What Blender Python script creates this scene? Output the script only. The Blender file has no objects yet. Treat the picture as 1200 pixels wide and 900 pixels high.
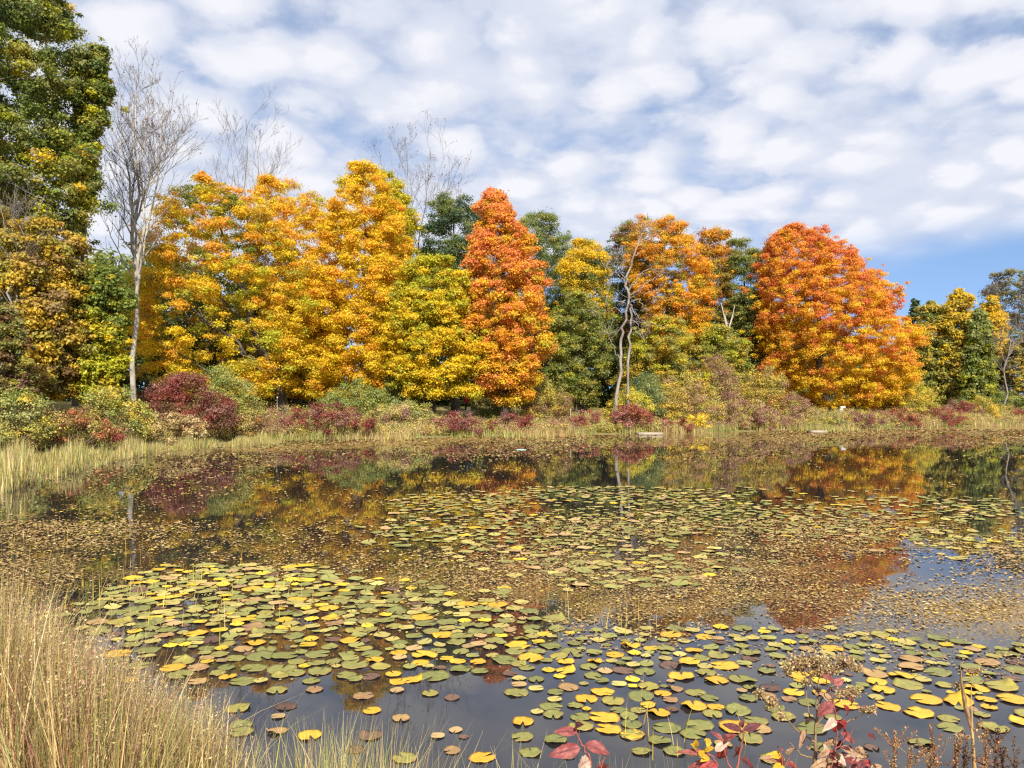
import bpy, math, random
import numpy as np
from mathutils import Vector, Matrix

rng = np.random.default_rng(7)
random.seed(7)
S = bpy.context.scene
COL = S.collection
PI = math.pi

# ------------------------------------------------------------------ camera
F = 901.0                      # focal length in pixels of the 1200x900 photograph
CAM_H = 2.5
PITCH = math.atan(26 / F)
CP, SP = math.cos(PITCH), math.sin(PITCH)


def ray(px, py):
    vx, vz = (px - 600.0) / F, (450.0 - py) / F
    return np.array([vx, CP - SP * vz, SP + CP * vz])


def atY(px, py, Y):
    r = ray(px, py)
    return np.array([r[0], r[1], r[2]]) * (Y / r[1]) + np.array([0, 0, CAM_H])


def atZ(px, py, z=0.0):
    r = ray(px, py)
    return r * ((z - CAM_H) / r[2]) + np.array([0, 0, CAM_H])


def project(x, y, z):
    """world -> photograph pixels (arrays)"""
    dz = z - CAM_H
    f = y * CP + dz * SP
    u = -y * SP + dz * CP
    return 600 + F * x / f, 450 - F * u / f


cd = bpy.data.cameras.new('camera')
cam = bpy.data.objects.new('camera', cd)
COL.objects.link(cam)
cam.location = (0, 0, CAM_H)
cam.rotation_euler = (PI / 2 + PITCH, 0, 0)
cd.sensor_width = 36
cd.lens = 36 * F / 1200
cd.clip_end = 6000
cd.clip_start = 0.05
S.camera = cam

# ------------------------------------------------------------------ render settings
S.view_settings.view_transform = 'Standard'
S.view_settings.look = 'None'
S.view_settings.gamma = 1
S.view_settings.exposure = 0.6
S.view_settings.use_curve_mapping = False
S.render.engine = 'CYCLES'
S.cycles.max_bounces = 6
S.cycles.diffuse_bounces = 3
S.cycles.glossy_bounces = 3
S.cycles.transmission_bounces = 3
S.cycles.transparent_max_bounces = 4
S.cycles.use_denoising = False
S.cycles.sample_clamp_indirect = 6
S.cycles.caustics_reflective = False
S.cycles.caustics_refractive = False
S.cycles.filter_width = 1.3

# ------------------------------------------------------------------ world and sun
SUN_EL = math.radians(37)
SUN_AZ = math.radians(170)        # clockwise from +Y : behind the camera, a little to its right
sun_dir = Vector((math.sin(SUN_AZ) * math.cos(SUN_EL), math.cos(SUN_AZ) * math.cos(SUN_EL), math.sin(SUN_EL)))
W = bpy.data.worlds.new('World')
S.world = W
W.use_nodes = True
nt = W.node_tree
nt.nodes.clear()


def N(t, typ, **kw):
    n = t.nodes.new(typ)
    for k, v in kw.items():
        if k.startswith('i_'):
            n.inputs[k[2:].replace('_', ' ')].default_value = v
        else:
            setattr(n, k, v)
    return n


def math_node(t, op, a, b=None, clamp=False):
    n = t.nodes.new('ShaderNodeMath')
    n.operation = op
    n.use_clamp = clamp
    for i, v in enumerate((a, b)):
        if v is None:
            continue
        if isinstance(v, (int, float)):
            n.inputs[i].default_value = v
        else:
            t.links.new(v, n.inputs[i])
    return n.outputs[0]


def maprange(t, v, a, b, c=0.0, d=1.0, smooth=True):
    n = t.nodes.new('ShaderNodeMapRange')
    n.interpolation_type = 'SMOOTHSTEP' if smooth else 'LINEAR'
    t.links.new(v, n.inputs['Value'])
    n.inputs['From Min'].default_value = a
    n.inputs['From Max'].default_value = b
    n.inputs['To Min'].default_value = c
    n.inputs['To Max'].default_value = d
    return n.outputs['Result']


def noise(t, vec, scale, detail=3.0, rough=0.5, dist=0.0):
    n = t.nodes.new('ShaderNodeTexNoise')
    n.inputs['Scale'].default_value = scale
    n.inputs['Detail'].default_value = detail
    n.inputs['Roughness'].default_value = rough
    n.inputs['Distortion'].default_value = dist
    if vec is not None:
        t.links.new(vec, n.inputs['Vector'])
    return n


def mixcol(t, fac, a, b):
    n = t.nodes.new('ShaderNodeMix')
    n.data_type = 'RGBA'
    for sock, v in ((n.inputs[0], fac), (n.inputs[6], a), (n.inputs[7], b)):
        if isinstance(v, (int, float)):
            sock.default_value = v
        elif isinstance(v, tuple):
            sock.default_value = v if len(v) == 4 else v + (1,)
        else:
            t.links.new(v, sock)
    return n.outputs[2]


sky = N(nt, 'ShaderNodeTexSky', sky_type='NISHITA', sun_disc=False)
sky.sun_elevation = SUN_EL
sky.sun_rotation = SUN_AZ
sky.air_density = 1.0
sky.dust_density = 0.15
sky.ozone_density = 2.0
tc = N(nt, 'ShaderNodeTexCoord')
lift = N(nt, 'ShaderNodeVectorMath', operation='ADD')
lift.inputs[1].default_value = (0, 0, 0.26)
nt.links.new(tc.outputs['Generated'], lift.inputs[0])
nrmz = N(nt, 'ShaderNodeVectorMath', operation='NORMALIZE')
nt.links.new(lift.outputs[0], nrmz.inputs[0])
nt.links.new(nrmz.outputs[0], sky.inputs['Vector'])
bg_sky = N(nt, 'ShaderNodeBackground')
bg_sky.inputs['Strength'].default_value = 0.15
nt.links.new(sky.outputs[0], bg_sky.inputs['Color'])
sep = N(nt, 'ShaderNodeSeparateXYZ')
nt.links.new(tc.outputs['Generated'], sep.inputs[0])
zc = math_node(nt, 'MAXIMUM', sep.outputs['Z'], 0.0)
den = math_node(nt, 'ADD', zc, 0.24)
u_ = math_node(nt, 'DIVIDE', sep.outputs['X'], den)
v_ = math_node(nt, 'DIVIDE', sep.outputs['Y'], den)
comb = N(nt, 'ShaderNodeCombineXYZ')
nt.links.new(u_, comb.inputs[0])
nt.links.new(v_, comb.inputs[1])
n_big = noise(nt, comb.outputs[0], 1.3, 3, 0.55)
n_puff = noise(nt, comb.outputs[0], 6.5, 5, 0.55, 0.15)
n_shade = noise(nt, comb.outputs[0], 4.2, 3, 0.5, 0.2)
wv = N(nt, 'ShaderNodeVectorMath', operation='ADD')
nt.links.new(comb.outputs[0], wv.inputs[0])
wsc = N(nt, 'ShaderNodeVectorMath', operation='SCALE')
wsc.inputs['Scale'].default_value = 0.16
nt.links.new(n_puff.outputs['Color'], wsc.inputs[0])
nt.links.new(wsc.outputs[0], wv.inputs[1])
vor = N(nt, 'ShaderNodeTexVoronoi', feature='SMOOTH_F1')
vor.inputs['Scale'].default_value = 7.0
vor.inputs['Smoothness'].default_value = 0.45
nt.links.new(wv.outputs[0], vor.inputs['Vector'])
cell = maprange(nt, vor.outputs['Distance'], 0.08, 0.62, 1.0, 0.0)
body = math_node(nt, 'ADD', math_node(nt, 'MULTIPLY', cell, 0.36), math_node(nt, 'MULTIPLY', n_puff.outputs[0], 0.34))
body = math_node(nt, 'ADD', body, math_node(nt, 'MULTIPLY', n_big.outputs[0], 0.42))
cov = maprange(nt, body, 0.225, 0.425)
# the sheet of cloud ends low over the far side: a clear blue band above the horizon
low_edge = math_node(nt, 'ADD', zc, math_node(nt, 'MULTIPLY', math_node(nt, 'SUBTRACT', n_big.outputs[0], 0.5), 0.10))
low_edge = math_node(nt, 'SUBTRACT', low_edge, math_node(nt, 'MULTIPLY', sep.outputs['X'], 0.05))
cov = math_node(nt, 'MULTIPLY', cov, maprange(nt, low_edge, 0.135, 0.20))
cshade = math_node(nt, 'ADD', math_node(nt, 'MULTIPLY', cell, 0.45), math_node(nt, 'MULTIPLY', n_puff.outputs[0], 0.65))
cloud_col = mixcol(nt, maprange(nt, cshade, 0.30, 0.72), (0.69, 0.73, 0.84), (0.90, 0.90, 0.94))
bg_cl = N(nt, 'ShaderNodeBackground')
bg_cl.inputs['Strength'].default_value = 0.71
nt.links.new(cloud_col, bg_cl.inputs['Color'])
mx = N(nt, 'ShaderNodeMixShader')
nt.links.new(math_node(nt, 'MULTIPLY', cov, 0.94), mx.inputs[0])
nt.links.new(bg_sky.outputs[0], mx.inputs[1])
nt.links.new(bg_cl.outputs[0], mx.inputs[2])
wo = N(nt, 'ShaderNodeOutputWorld')
nt.links.new(mx.outputs[0], wo.inputs[0])
W.cycles.sampling_method = 'MANUAL'
W.cycles.sample_map_resolution = 512

sl = bpy.data.lights.new('sun', 'SUN')
sl.energy = 5.0
sl.angle = math.radians(0.53)
sl.color = (1.0, 0.94, 0.84)
so = bpy.data.objects.new('sun', sl)
COL.objects.link(so)
so.rotation_euler = sun_dir.to_track_quat('Z', 'Y').to_euler()
so.location = (-30, -30, 60)

# ------------------------------------------------------------------ mesh helpers


def np_mesh(name, verts, faces, tint=None, smooth=False):
    """faces: (M,k) int array, or a list of such arrays; tint: (M,3) per face"""
    verts = np.asarray(verts, np.float32)
    fl = faces if isinstance(faces, list) else [faces]
    fl = [np.asarray(f, np.int32) for f in fl if len(f)]
    me = bpy.data.meshes.new(name)
    me.vertices.add(len(verts))
    me.vertices.foreach_set('co', verts.ravel())
    loops = np.concatenate([f.ravel() for f in fl])
    tot = np.concatenate([np.full(len(f), f.shape[1], np.int32) for f in fl])
    start = np.concatenate([[0], np.cumsum(tot)[:-1]]).astype(np.int32)
    me.loops.add(len(loops))
    me.loops.foreach_set('vertex_index', loops)
    me.polygons.add(len(tot))
    me.polygons.foreach_set('loop_start', start)
    me.polygons.foreach_set('loop_total', tot)
    if smooth:
        me.polygons.foreach_set('use_smooth', np.ones(len(tot), bool))
    if tint is not None:
        a = me.attributes.new('tint', 'FLOAT_COLOR', 'FACE')
        c = np.ones((len(tot), 4), np.float32)
        c[:, :3] = tint
        a.data.foreach_set('color', c.ravel())
    me.update(calc_edges=True)
    return me


def link(name, me, mat, parent=None, loc=None):
    o = bpy.data.objects.new(name, me)
    COL.objects.link(o)
    if mat is not None and len(me.materials) == 0:
        me.materials.append(mat)
    if parent is not None:
        o.parent = parent
    if loc is not None:
        o.location = loc
    return o


def thing(name, label, cat, loc=(0, 0, 0), group=None):
    o = bpy.data.objects.new(name, None)
    o.empty_display_size = 0.2
    COL.objects.link(o)
    o.location = [float(c) for c in loc]
    o['label'] = label
    o['category'] = cat
    if group:
        o['group'] = group
    return o


def tag(o, label, cat, group=None, kind=None):
    if label:
        o['label'] = label
    if cat:
        o['category'] = cat
    if group:
        o['group'] = group
    if kind:
        o['kind'] = kind
    return o


def tubes(polys, sides=6):
    """polys: list of (pts (n,3), radii (n)) -> verts, [quads]"""
    V, Q, base = [], [], 0
    for pts, rad in polys:
        pts = np.asarray(pts, float)
        rad = np.asarray(rad, float)
        n = len(pts)
        k = sides if rad[0] > 0.03 or sides <= 4 else max(3, sides - 2)
        t = np.gradient(pts, axis=0)
        t /= np.linalg.norm(t, axis=1)[:, None] + 1e-9
        ref = np.array([0.31, 0.95, 0.05]) if abs(t[0][2]) > 0.7 else np.array([0.05, 0.1, 0.99])
        a = np.cross(t, ref)
        a /= np.linalg.norm(a, axis=1)[:, None] + 1e-9
        b = np.cross(t, a)
        ang = np.arange(k) * 2 * PI / k
        ring = pts[:, None, :] + rad[:, None, None] * (np.cos(ang)[None, :, None] * a[:, None, :] + np.sin(ang)[None, :, None] * b[:, None, :])
        V.append(ring.reshape(-1, 3))
        i = np.arange(n - 1)[:, None] * k
        j = np.arange(k)[None, :]
        j2 = (j + 1) % k
        q = np.stack([i + j, i + j2, i + k + j2, i + k + j], -1).reshape(-1, 4) + base
        Q.append(q)
        base += n * k
    return np.concatenate(V), np.concatenate(Q)


def box_v(cx, cy, cz, sx, sy, sz, rz=0.0, bev=0.0):
    """closed box with softened upper and lower edges"""
    b = min(bev, sx * .3, sy * .3, sz * .3)
    lay = [(-sz / 2, b), (-sz / 2 + b, 0), (sz / 2 - b, 0), (sz / 2, b)] if b > 0 else [(-sz / 2, 0), (sz / 2, 0)]
    V = []
    c, s = math.cos(rz), math.sin(rz)
    for z, ins in lay:
        for ux, uy in ((-1, -1), (1, -1), (1, 1), (-1, 1)):
            x, y = ux * (sx / 2 - ins), uy * (sy / 2 - ins)
            V.append((cx + x * c - y * s, cy + x * s + y * c, cz + z))
    Q = []
    L = len(lay)
    for l in range(L - 1):
        for k in range(4):
            Q.append((l * 4 + k, l * 4 + (k + 1) % 4, l * 4 + 4 + (k + 1) % 4, l * 4 + 4 + k))
    Q.append((3, 2, 1, 0))
    Q.append(tuple((L - 1) * 4 + k for k in range(4)))
    return np.array(V), np.array(Q)


def join(parts):
    V, Q, b = [], [], 0
    for v, q in parts:
        V.append(v)
        Q.append(np.asarray(q) + b)
        b += len(v)
    return np.concatenate(V), np.concatenate(Q)


# ------------------------------------------------------------------ materials
def new_mat(name):
    m = bpy.data.materials.new(name)
    m.use_nodes = True
    t = m.node_tree
    t.nodes.clear()
    out = t.nodes.new('ShaderNodeOutputMaterial')
    return m, t, out


def leaf_material(name, transl=0.3, gloss=0.04, jitter=0.0):
    m, t, out = new_mat(name)
    at = N(t, 'ShaderNodeAttribute', attribute_name='tint')
    col = at.outputs['Color']
    d = N(t, 'ShaderNodeBsdfDiffuse')
    tr = N(t, 'ShaderNodeBsdfTranslucent')
    t.links.new(col, d.inputs[0])
    t.links.new(col, tr.inputs[0])
    mxs = N(t, 'ShaderNodeMixShader')
    mxs.inputs[0].default_value = transl
    t.links.new(d.outputs[0], mxs.inputs[1])
    t.links.new(tr.outputs[0], mxs.inputs[2])
    res = mxs.outputs[0]
    if gloss > 0:
        g = N(t, 'ShaderNodeBsdfGlossy')
        g.inputs['Roughness'].default_value = 0.5
        m2 = N(t, 'ShaderNodeMixShader')
        m2.inputs[0].default_value = gloss
        t.links.new(res, m2.inputs[1])
        t.links.new(g.outputs[0], m2.inputs[2])
        res = m2.outputs[0]
    t.links.new(res, out.inputs[0])
    return m


def bark_material(name, c1, c2, scale=3.0, stretch=0.25, bump=0.4):
    m, t, out = new_mat(name)
    tcn = N(t, 'ShaderNodeTexCoord')
    mp = N(t, 'ShaderNodeMapping')
    mp.inputs['Scale'].default_value = (1, 1, stretch)
    t.links.new(tcn.outputs['Object'], mp.inputs[0])
    n1 = noise(t, mp.outputs[0], scale, 5, 0.6)
    p = N(t, 'ShaderNodeBsdfPrincipled')
    p.inputs['Roughness'].default_value = 0.9
    t.links.new(mixcol(t, maprange(t, n1.outputs[0], 0.35, 0.65), c1, c2), p.inputs['Base Color'])
    b = N(t, 'ShaderNodeBump')
    b.inputs['Strength'].default_value = bump
    b.inputs['Distance'].default_value = 0.05
    t.links.new(n1.outputs[0], b.inputs['Height'])
    t.links.new(b.outputs[0], p.inputs['Normal'])
    t.links.new(p.outputs[0], out.inputs[0])
    return m


def plain_material(name, c, c2=None, rough=0.7, scale=8.0, spec=0.4):
    m, t, out = new_mat(name)
    p = N(t, 'ShaderNodeBsdfPrincipled')
    p.inputs['Roughness'].default_value = rough
    p.inputs['Specular IOR Level'].default_value = spec
    tcn = N(t, 'ShaderNodeTexCoord')
    n1 = noise(t, tcn.outputs['Object'], scale, 4, 0.6)
    c2 = c2 or tuple(x * 0.75 for x in c)
    t.links.new(mixcol(t, maprange(t, n1.outputs[0], 0.35, 0.65), c, c2), p.inputs['Base Color'])
    t.links.new(p.outputs[0], out.inputs[0])
    return m


M_LEAF = leaf_material('autumn_leaf', 0.5, 0.015)
M_SHRUB = leaf_material('shrub_leaf', 0.25, 0.03)
M_GRASS = leaf_material('grass_blade', 0.25, 0.05)
M_LITTER = leaf_material('leaf_litter', 0.0, 0.015)
M_BARK = bark_material('dark_bark', (0.055, 0.042, 0.032), (0.11, 0.09, 0.07))
M_GREYBARK = bark_material('grey_bark', (0.18, 0.15, 0.125), (0.31, 0.27, 0.23))
M_PALEBARK = bark_material('pale_bark', (0.26, 0.225, 0.185), (0.50, 0.45, 0.385), 2.0, 0.5)
M_STEM = bark_material('shrub_stem', (0.16, 0.10, 0.06), (0.26, 0.17, 0.11))

# ------------------------------------------------------------------ terrain
SH_X = np.array([-400, -60, -34, -29, -25.5, -23, -18.8, -9.9, 0.2, 12.5, 26, 41.7, 71, 100, 125, 140, 400.])
SH_Y = np.array([-40, -20, 2, 18, 33.5, 46, 56, 59.3, 64.5, 70.4, 77.7, 83.4, 107, 118, 100, 60, 20.])


def shore_y(x):
    return np.interp(x, SH_X, SH_Y)


def near_edge(x):
    return 3.9 + 2.0 / (1 + np.exp((x + 1.9) * 3.0))


def ground_z(x, y):
    x = np.asarray(x, float)
    y = np.asarray(y, float)
    d = y - shore_y(x)
    d = np.where(y < 30, np.maximum(d, (near_edge(x) - y)), d)
    steep = np.where(y < 15, 0.19, 0.10)
    up = steep * 24 * (1 - np.exp(-np.maximum(d, 0) / 24.0)) * 1.25
    dn = np.maximum(-1.0, 0.14 * np.minimum(d, 0))
    return np.where(d > 0, up + 0.02, dn)


def axis(a, b, fine_a, fine_b, step, coarse):
    l = np.linspace(a, fine_a, coarse, endpoint=False)
    m_ = np.arange(fine_a, fine_b, step)
    r = np.linspace(fine_b, b, coarse)
    return np.concatenate([l, m_, r])


gx = axis(-1500, 1500, -70, 130, 1.0, 14)
gy = axis(-300, 2500, -8, 150, 0.8, 14)
X, Y = np.meshgrid(gx, gy)
Z = ground_z(X, Y) + 0.06 * np.sin(X * 0.9 + Y * 0.35) * np.sin(Y * 0.8 - X * 0.2) * (Y > 20)
Z = np.where(Y > 160, Z + (Y - 160) * 0.004, Z)
nx, ny = len(gx), len(gy)
i, j = np.meshgrid(np.arange(nx - 1), np.arange(ny - 1))
q = np.stack([j * nx + i, j * nx + i + 1, (j + 1) * nx + i + 1, (j + 1) * nx + i], -1).reshape(-1, 4)
m, t, out = new_mat('meadow_ground')
tcn = N(t, 'ShaderNodeTexCoord')
n1 = noise(t, tcn.outputs['Object'], 0.35, 5, 0.6)
n2 = noise(t, tcn.outputs['Object'], 4.0, 5, 0.65)
c = mixcol(t, maprange(t, n1.outputs[0], 0.38, 0.62), (0.20, 0.165, 0.06), (0.15, 0.16, 0.045))
c = mixcol(t, maprange(t, n2.outputs[0], 0.40, 0.68), c, (0.30, 0.22, 0.10))
p = N(t, 'ShaderNodeBsdfPrincipled')
p.inputs['Roughness'].default_value = 1.0
p.inputs['Specular IOR Level'].default_value = 0.1
t.links.new(c, p.inputs['Base Color'])
b = N(t, 'ShaderNodeBump')
b.inputs['Strength'].default_value = 0.8
b.inputs['Distance'].default_value = 0.12
t.links.new(n2.outputs[0], b.inputs['Height'])
t.links.new(b.outputs[0], p.inputs['Normal'])
t.links.new(p.outputs[0], out.inputs[0])
ground = link('ground', np_mesh('ground', np.stack([X, Y, Z], -1).reshape(-1, 3), q, smooth=True), m)
tag(ground, None, None, kind='structure')


# ------------------------------------------------------------------ water
def mat_cover(px, py):
    """share of the water surface that is covered by the thin brown mat of weed and drifted leaves"""
    px = np.asarray(px, float)
    py = np.asarray(py, float)
    c = np.interp(py, [495, 505, 524, 531, 545, 575, 605, 630, 660, 715, 745, 770, 905],
                  [.66, .66, .50, .28, .14, .14, .24, .40, .54, .54, .22, .05, .02])
    refl = np.exp(-((px - 370) / 260.) ** 2) * np.interp(py, [540, 560, 640, 680], [0, 1, 1, 0])
    c = c * (1 - .82 * refl)
    right = np.interp(px, [560, 680], [0, 1])
    mid = np.interp(py, [508, 518, 540, 585, 602], [0, .25, 1, 1, 0])
    c = c * (1 - 0.85 * right * mid)
    c = c * (1 + .35 * np.sin(px * .018 + py * .35) * np.interp(py, [505, 515, 545, 560], [0, 1, 1, 0]))
    left = np.interp(px, [300, 480], [1, 0])
    c = np.where((py > 525) & (py < 640), c + 0.10 * left, c)
    pool = np.exp(-((px - 1085) / 95.) ** 2 - ((py - 668) / 30.) ** 2)      # the blue pool at right
    c = c * (1 - 0.62 * pool)
    sl_ = py - np.interp(px, [0, 235, 420, 640, 700], [690, 655, 680, 715, 800]) + 8 * np.sin(px * .05) + 5 * np.sin(px * .13)
    c = c * np.interp(sl_, [-6, 14], [1, .22])
    edge = np.interp(px, [950, 1200], [0, 0.35])
    c = np.where((py > 690) & (py < 800), c + edge * np.interp(py, [690, 720, 770, 800], [0, 1, .7, 0]), c)
    return np.clip(c, 0, .97)


wx = axis(-300, 300, -40, 110, 1.0, 8)
wy = np.concatenate([np.arange(-60, 0, 6), np.arange(0, 30, 0.35), np.arange(30, 125, 1.0), np.linspace(126, 400, 6)])
X, Y = np.meshgrid(wx, wy)
nx, ny = len(wx), len(wy)
i, j = np.meshgrid(np.arange(nx - 1), np.arange(ny - 1))
q = np.stack([j * nx + i, j * nx + i + 1, (j + 1) * nx + i + 1, (j + 1) * nx + i], -1).reshape(-1, 4)
me = np_mesh('water', np.stack([X, Y, 0 * X], -1).reshape(-1, 3), q, smooth=True)
Yc = np.maximum(Y, 3.0)
ppx, ppy = project(X, Yc, 0 * X)
a = me.attributes.new('weed', 'FLOAT', 'POINT')
a.data.foreach_set('value', mat_cover(ppx, ppy).astype(np.float32).ravel())
m, t, out = new_mat('pond_water')
tcn = N(t, 'ShaderNodeTexCoord')
at = N(t, 'ShaderNodeAttribute', attribute_name='weed')
p = N(t, 'ShaderNodeBsdfPrincipled')
p.inputs['Base Color'].default_value = (0.021, 0.019, 0.019, 1)
p.inputs['Roughness'].default_value = 0.015
p.inputs['IOR'].default_value = 1.6
rip = noise(t, tcn.outputs['Object'], 2.2, 3, 0.5)
rip2 = noise(t, tcn.outputs['Object'], 14.0, 2, 0.5)
hh = math_node(t, 'ADD', rip.outputs[0], math_node(t, 'MULTIPLY', rip2.outputs[0], 0.12))
b = N(t, 'ShaderNodeBump')
b.inputs['Strength'].default_value = 0.012
b.inputs['Distance'].default_value = 0.05
t.links.new(hh, b.inputs['Height'])
t.links.new(b.outputs[0], p.inputs['Normal'])
# the weed mat: real floating matter, broken by a noise threshold
mp = N(t, 'ShaderNodeMapping')
t.links.new(tcn.outputs['Object'], mp.inputs[0])
w1 = noise(t, mp.outputs[0], 26.0, 4, 0.65)
w2 = noise(t, mp.outputs[0], 0.9, 3, 0.55)
w3 = noise(t, mp.outputs[0], 45.0, 2, 0.5)
val = math_node(t, 'ADD', math_node(t, 'MULTIPLY', w1.outputs[0], 0.72), math_node(t, 'MULTIPLY', w2.outputs[0], 0.28))
thr = math_node(t, 'SUBTRACT', 0.66, math_node(t, 'MULTIPLY', at.outputs['Fac'], 0.255))
msk = maprange(t, math_node(t, 'SUBTRACT', val, thr), -0.012, 0.02)
dcol = mixcol(t, maprange(t, w3.outputs[0], 0.35, 0.65), (0.20, 0.125, 0.04), (0.42, 0.29, 0.12))
dcol = mixcol(t, maprange(t, w2.outputs[0], 0.42, 0.62), dcol, (0.26, 0.17, 0.05))
dm = N(t, 'ShaderNodeBsdfPrincipled')
dm.inputs['Roughness'].default_value = 0.55
dm.inputs['Specular IOR Level'].default_value = 0.08
t.links.new(dcol, dm.inputs['Base Color'])
mxs = N(t, 'ShaderNodeMixShader')
t.links.new(msk, mxs.inputs[0])
t.links.new(p.outputs[0], mxs.inputs[1])
t.links.new(dm.outputs[0], mxs.inputs[2])
t.links.new(mxs.outputs[0], out.inputs[0])
water = link('water', me, m)
tag(water, None, None, kind='structure')

# ------------------------------------------------------------------ leaves
C = dict(
    orange=(0.88, 0.43, 0.04), deep=(0.86, 0.34, 0.065), red=(0.76, 0.225, 0.075), coral=(0.90, 0.33, 0.10), amber=(0.90, 0.59, 0.04), drift=(0.36, 0.245, 0.105),
    yellow=(0.86, 0.60, 0.03), lime=(0.54, 0.51, 0.04), green=(0.23, 0.28, 0.055), dark=(0.10, 0.14, 0.045),
    blue=(0.085, 0.14, 0.065), olive=(0.44, 0.39, 0.08), sage=(0.31, 0.33, 0.11), tan=(0.42, 0.29, 0.12), brown=(0.22, 0.125, 0.05),
    wine=(0.20, 0.045, 0.035), crimson=(0.31, 0.07, 0.05), mauve=(0.30, 0.15, 0.115), straw=(0.60, 0.45, 0.20), hay=(0.70, 0.54, 0.26), gold=(0.70, 0.49, 0.06),
    grey=(0.26, 0.235, 0.19), rust=(0.40, 0.15, 0.05), pink=(0.42, 0.20, 0.15))


def unit(v):
    return v / (np.linalg.norm(v, axis=-1, keepdims=True) + 1e-9)


def leaf_quads(pos, nrm, size, r, aspect=0.62):
    """one folded leaf spray (two triangles on a kite) per position"""
    n = len(pos)
    rv = unit(r.normal(size=(n, 3)))
    a = unit(np.cross(nrm, rv))
    b = np.cross(nrm, a)
    s = size[:, None]
    tip = pos + a * s
    tail = pos - a * s * 0.8
    lift = nrm * s * 0.22
    l_ = pos + b * s * aspect + lift
    r_ = pos - b * s * aspect + lift
    V = np.stack([tip, l_, tail, r_], 1).reshape(-1, 3)
    Q = np.arange(n * 4).reshape(-1, 4)
    return V, Q


def choose_colours(pal, h, o, r):
    """pal rows: (colour, weight, height bias, outward bias); h,o in 0..1 per clump"""
    cols = np.array([C[p_[0]] for p_ in pal])
    w = np.array([p_[1] for p_ in pal])[None, :] * np.exp(np.array([p_[2] for p_ in pal])[None, :] * (h[:, None] - 0.5) + np.array([p_[3] for p_ in pal])[None, :] * (o[:, None] - 0.6))
    w /= w.sum(1, keepdims=True)
    cw = np.cumsum(w, 1)
    k1 = (r.random(len(h))[:, None] > cw).sum(1).clip(0, len(pal) - 1)
    k2 = (r.random(len(h))[:, None] > cw).sum(1).clip(0, len(pal) - 1)
    f = r.random(len(h))[:, None] * 0.62
    return cols[k1] * (1 - f) + cols[k2] * f


def foliage(centers, radii, flat, per, leaf, ccol, r, up=0.45, jit=0.16):
    """leaf faces gathered round clump centres"""
    n = len(centers)
    cnt = np.maximum(6, (per * (radii / radii.mean()) ** 2)).astype(int)
    idx = np.repeat(np.arange(n), cnt)
    k = len(idx)
    d = unit(r.normal(size=(k, 3)))
    flip = (d[:, 2] < 0) & (r.random(k) < 0.55)
    d[flip, 2] *= -1
    rad = radii[idx] * (0.35 + 0.65 * r.random(k) ** 0.6) * (1 + 0.30 * r.normal(size=k))
    pos = centers[idx] + d * rad[:, None] * np.array([1, 1, flat])
    nrm = unit(d * np.array([1, 1, 1.2]) + r.normal(size=(k, 3)) * 0.55 + np.array([0, 0, up]))
    size = leaf * r.uniform(0.6, 1.35, k)
    col = ccol[idx] * np.exp(r.normal(size=(k, 1)) * jit) * np.exp(r.normal(size=(k, 3)) * 0.06)
    V, Q = leaf_quads(pos, nrm, size, r)
    return V, Q, np.clip(col, 0, 0.9), pos


def limb_path(a, b, r, n=6, sag=0.12, wob=0.05):
    a, b = np.asarray(a, float), np.asarray(b, float)
    L = np.linalg.norm(b - a)
    tt = np.linspace(0, 1, n)[:, None]
    p_ = a + (b - a) * tt
    p_[:, 2] += (L * sag * np.sin(tt * PI))[:, 0] * -0.5
    p_[1:-1] += r.normal(size=(n - 2, 3)) * L * wob
    return p_


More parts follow.
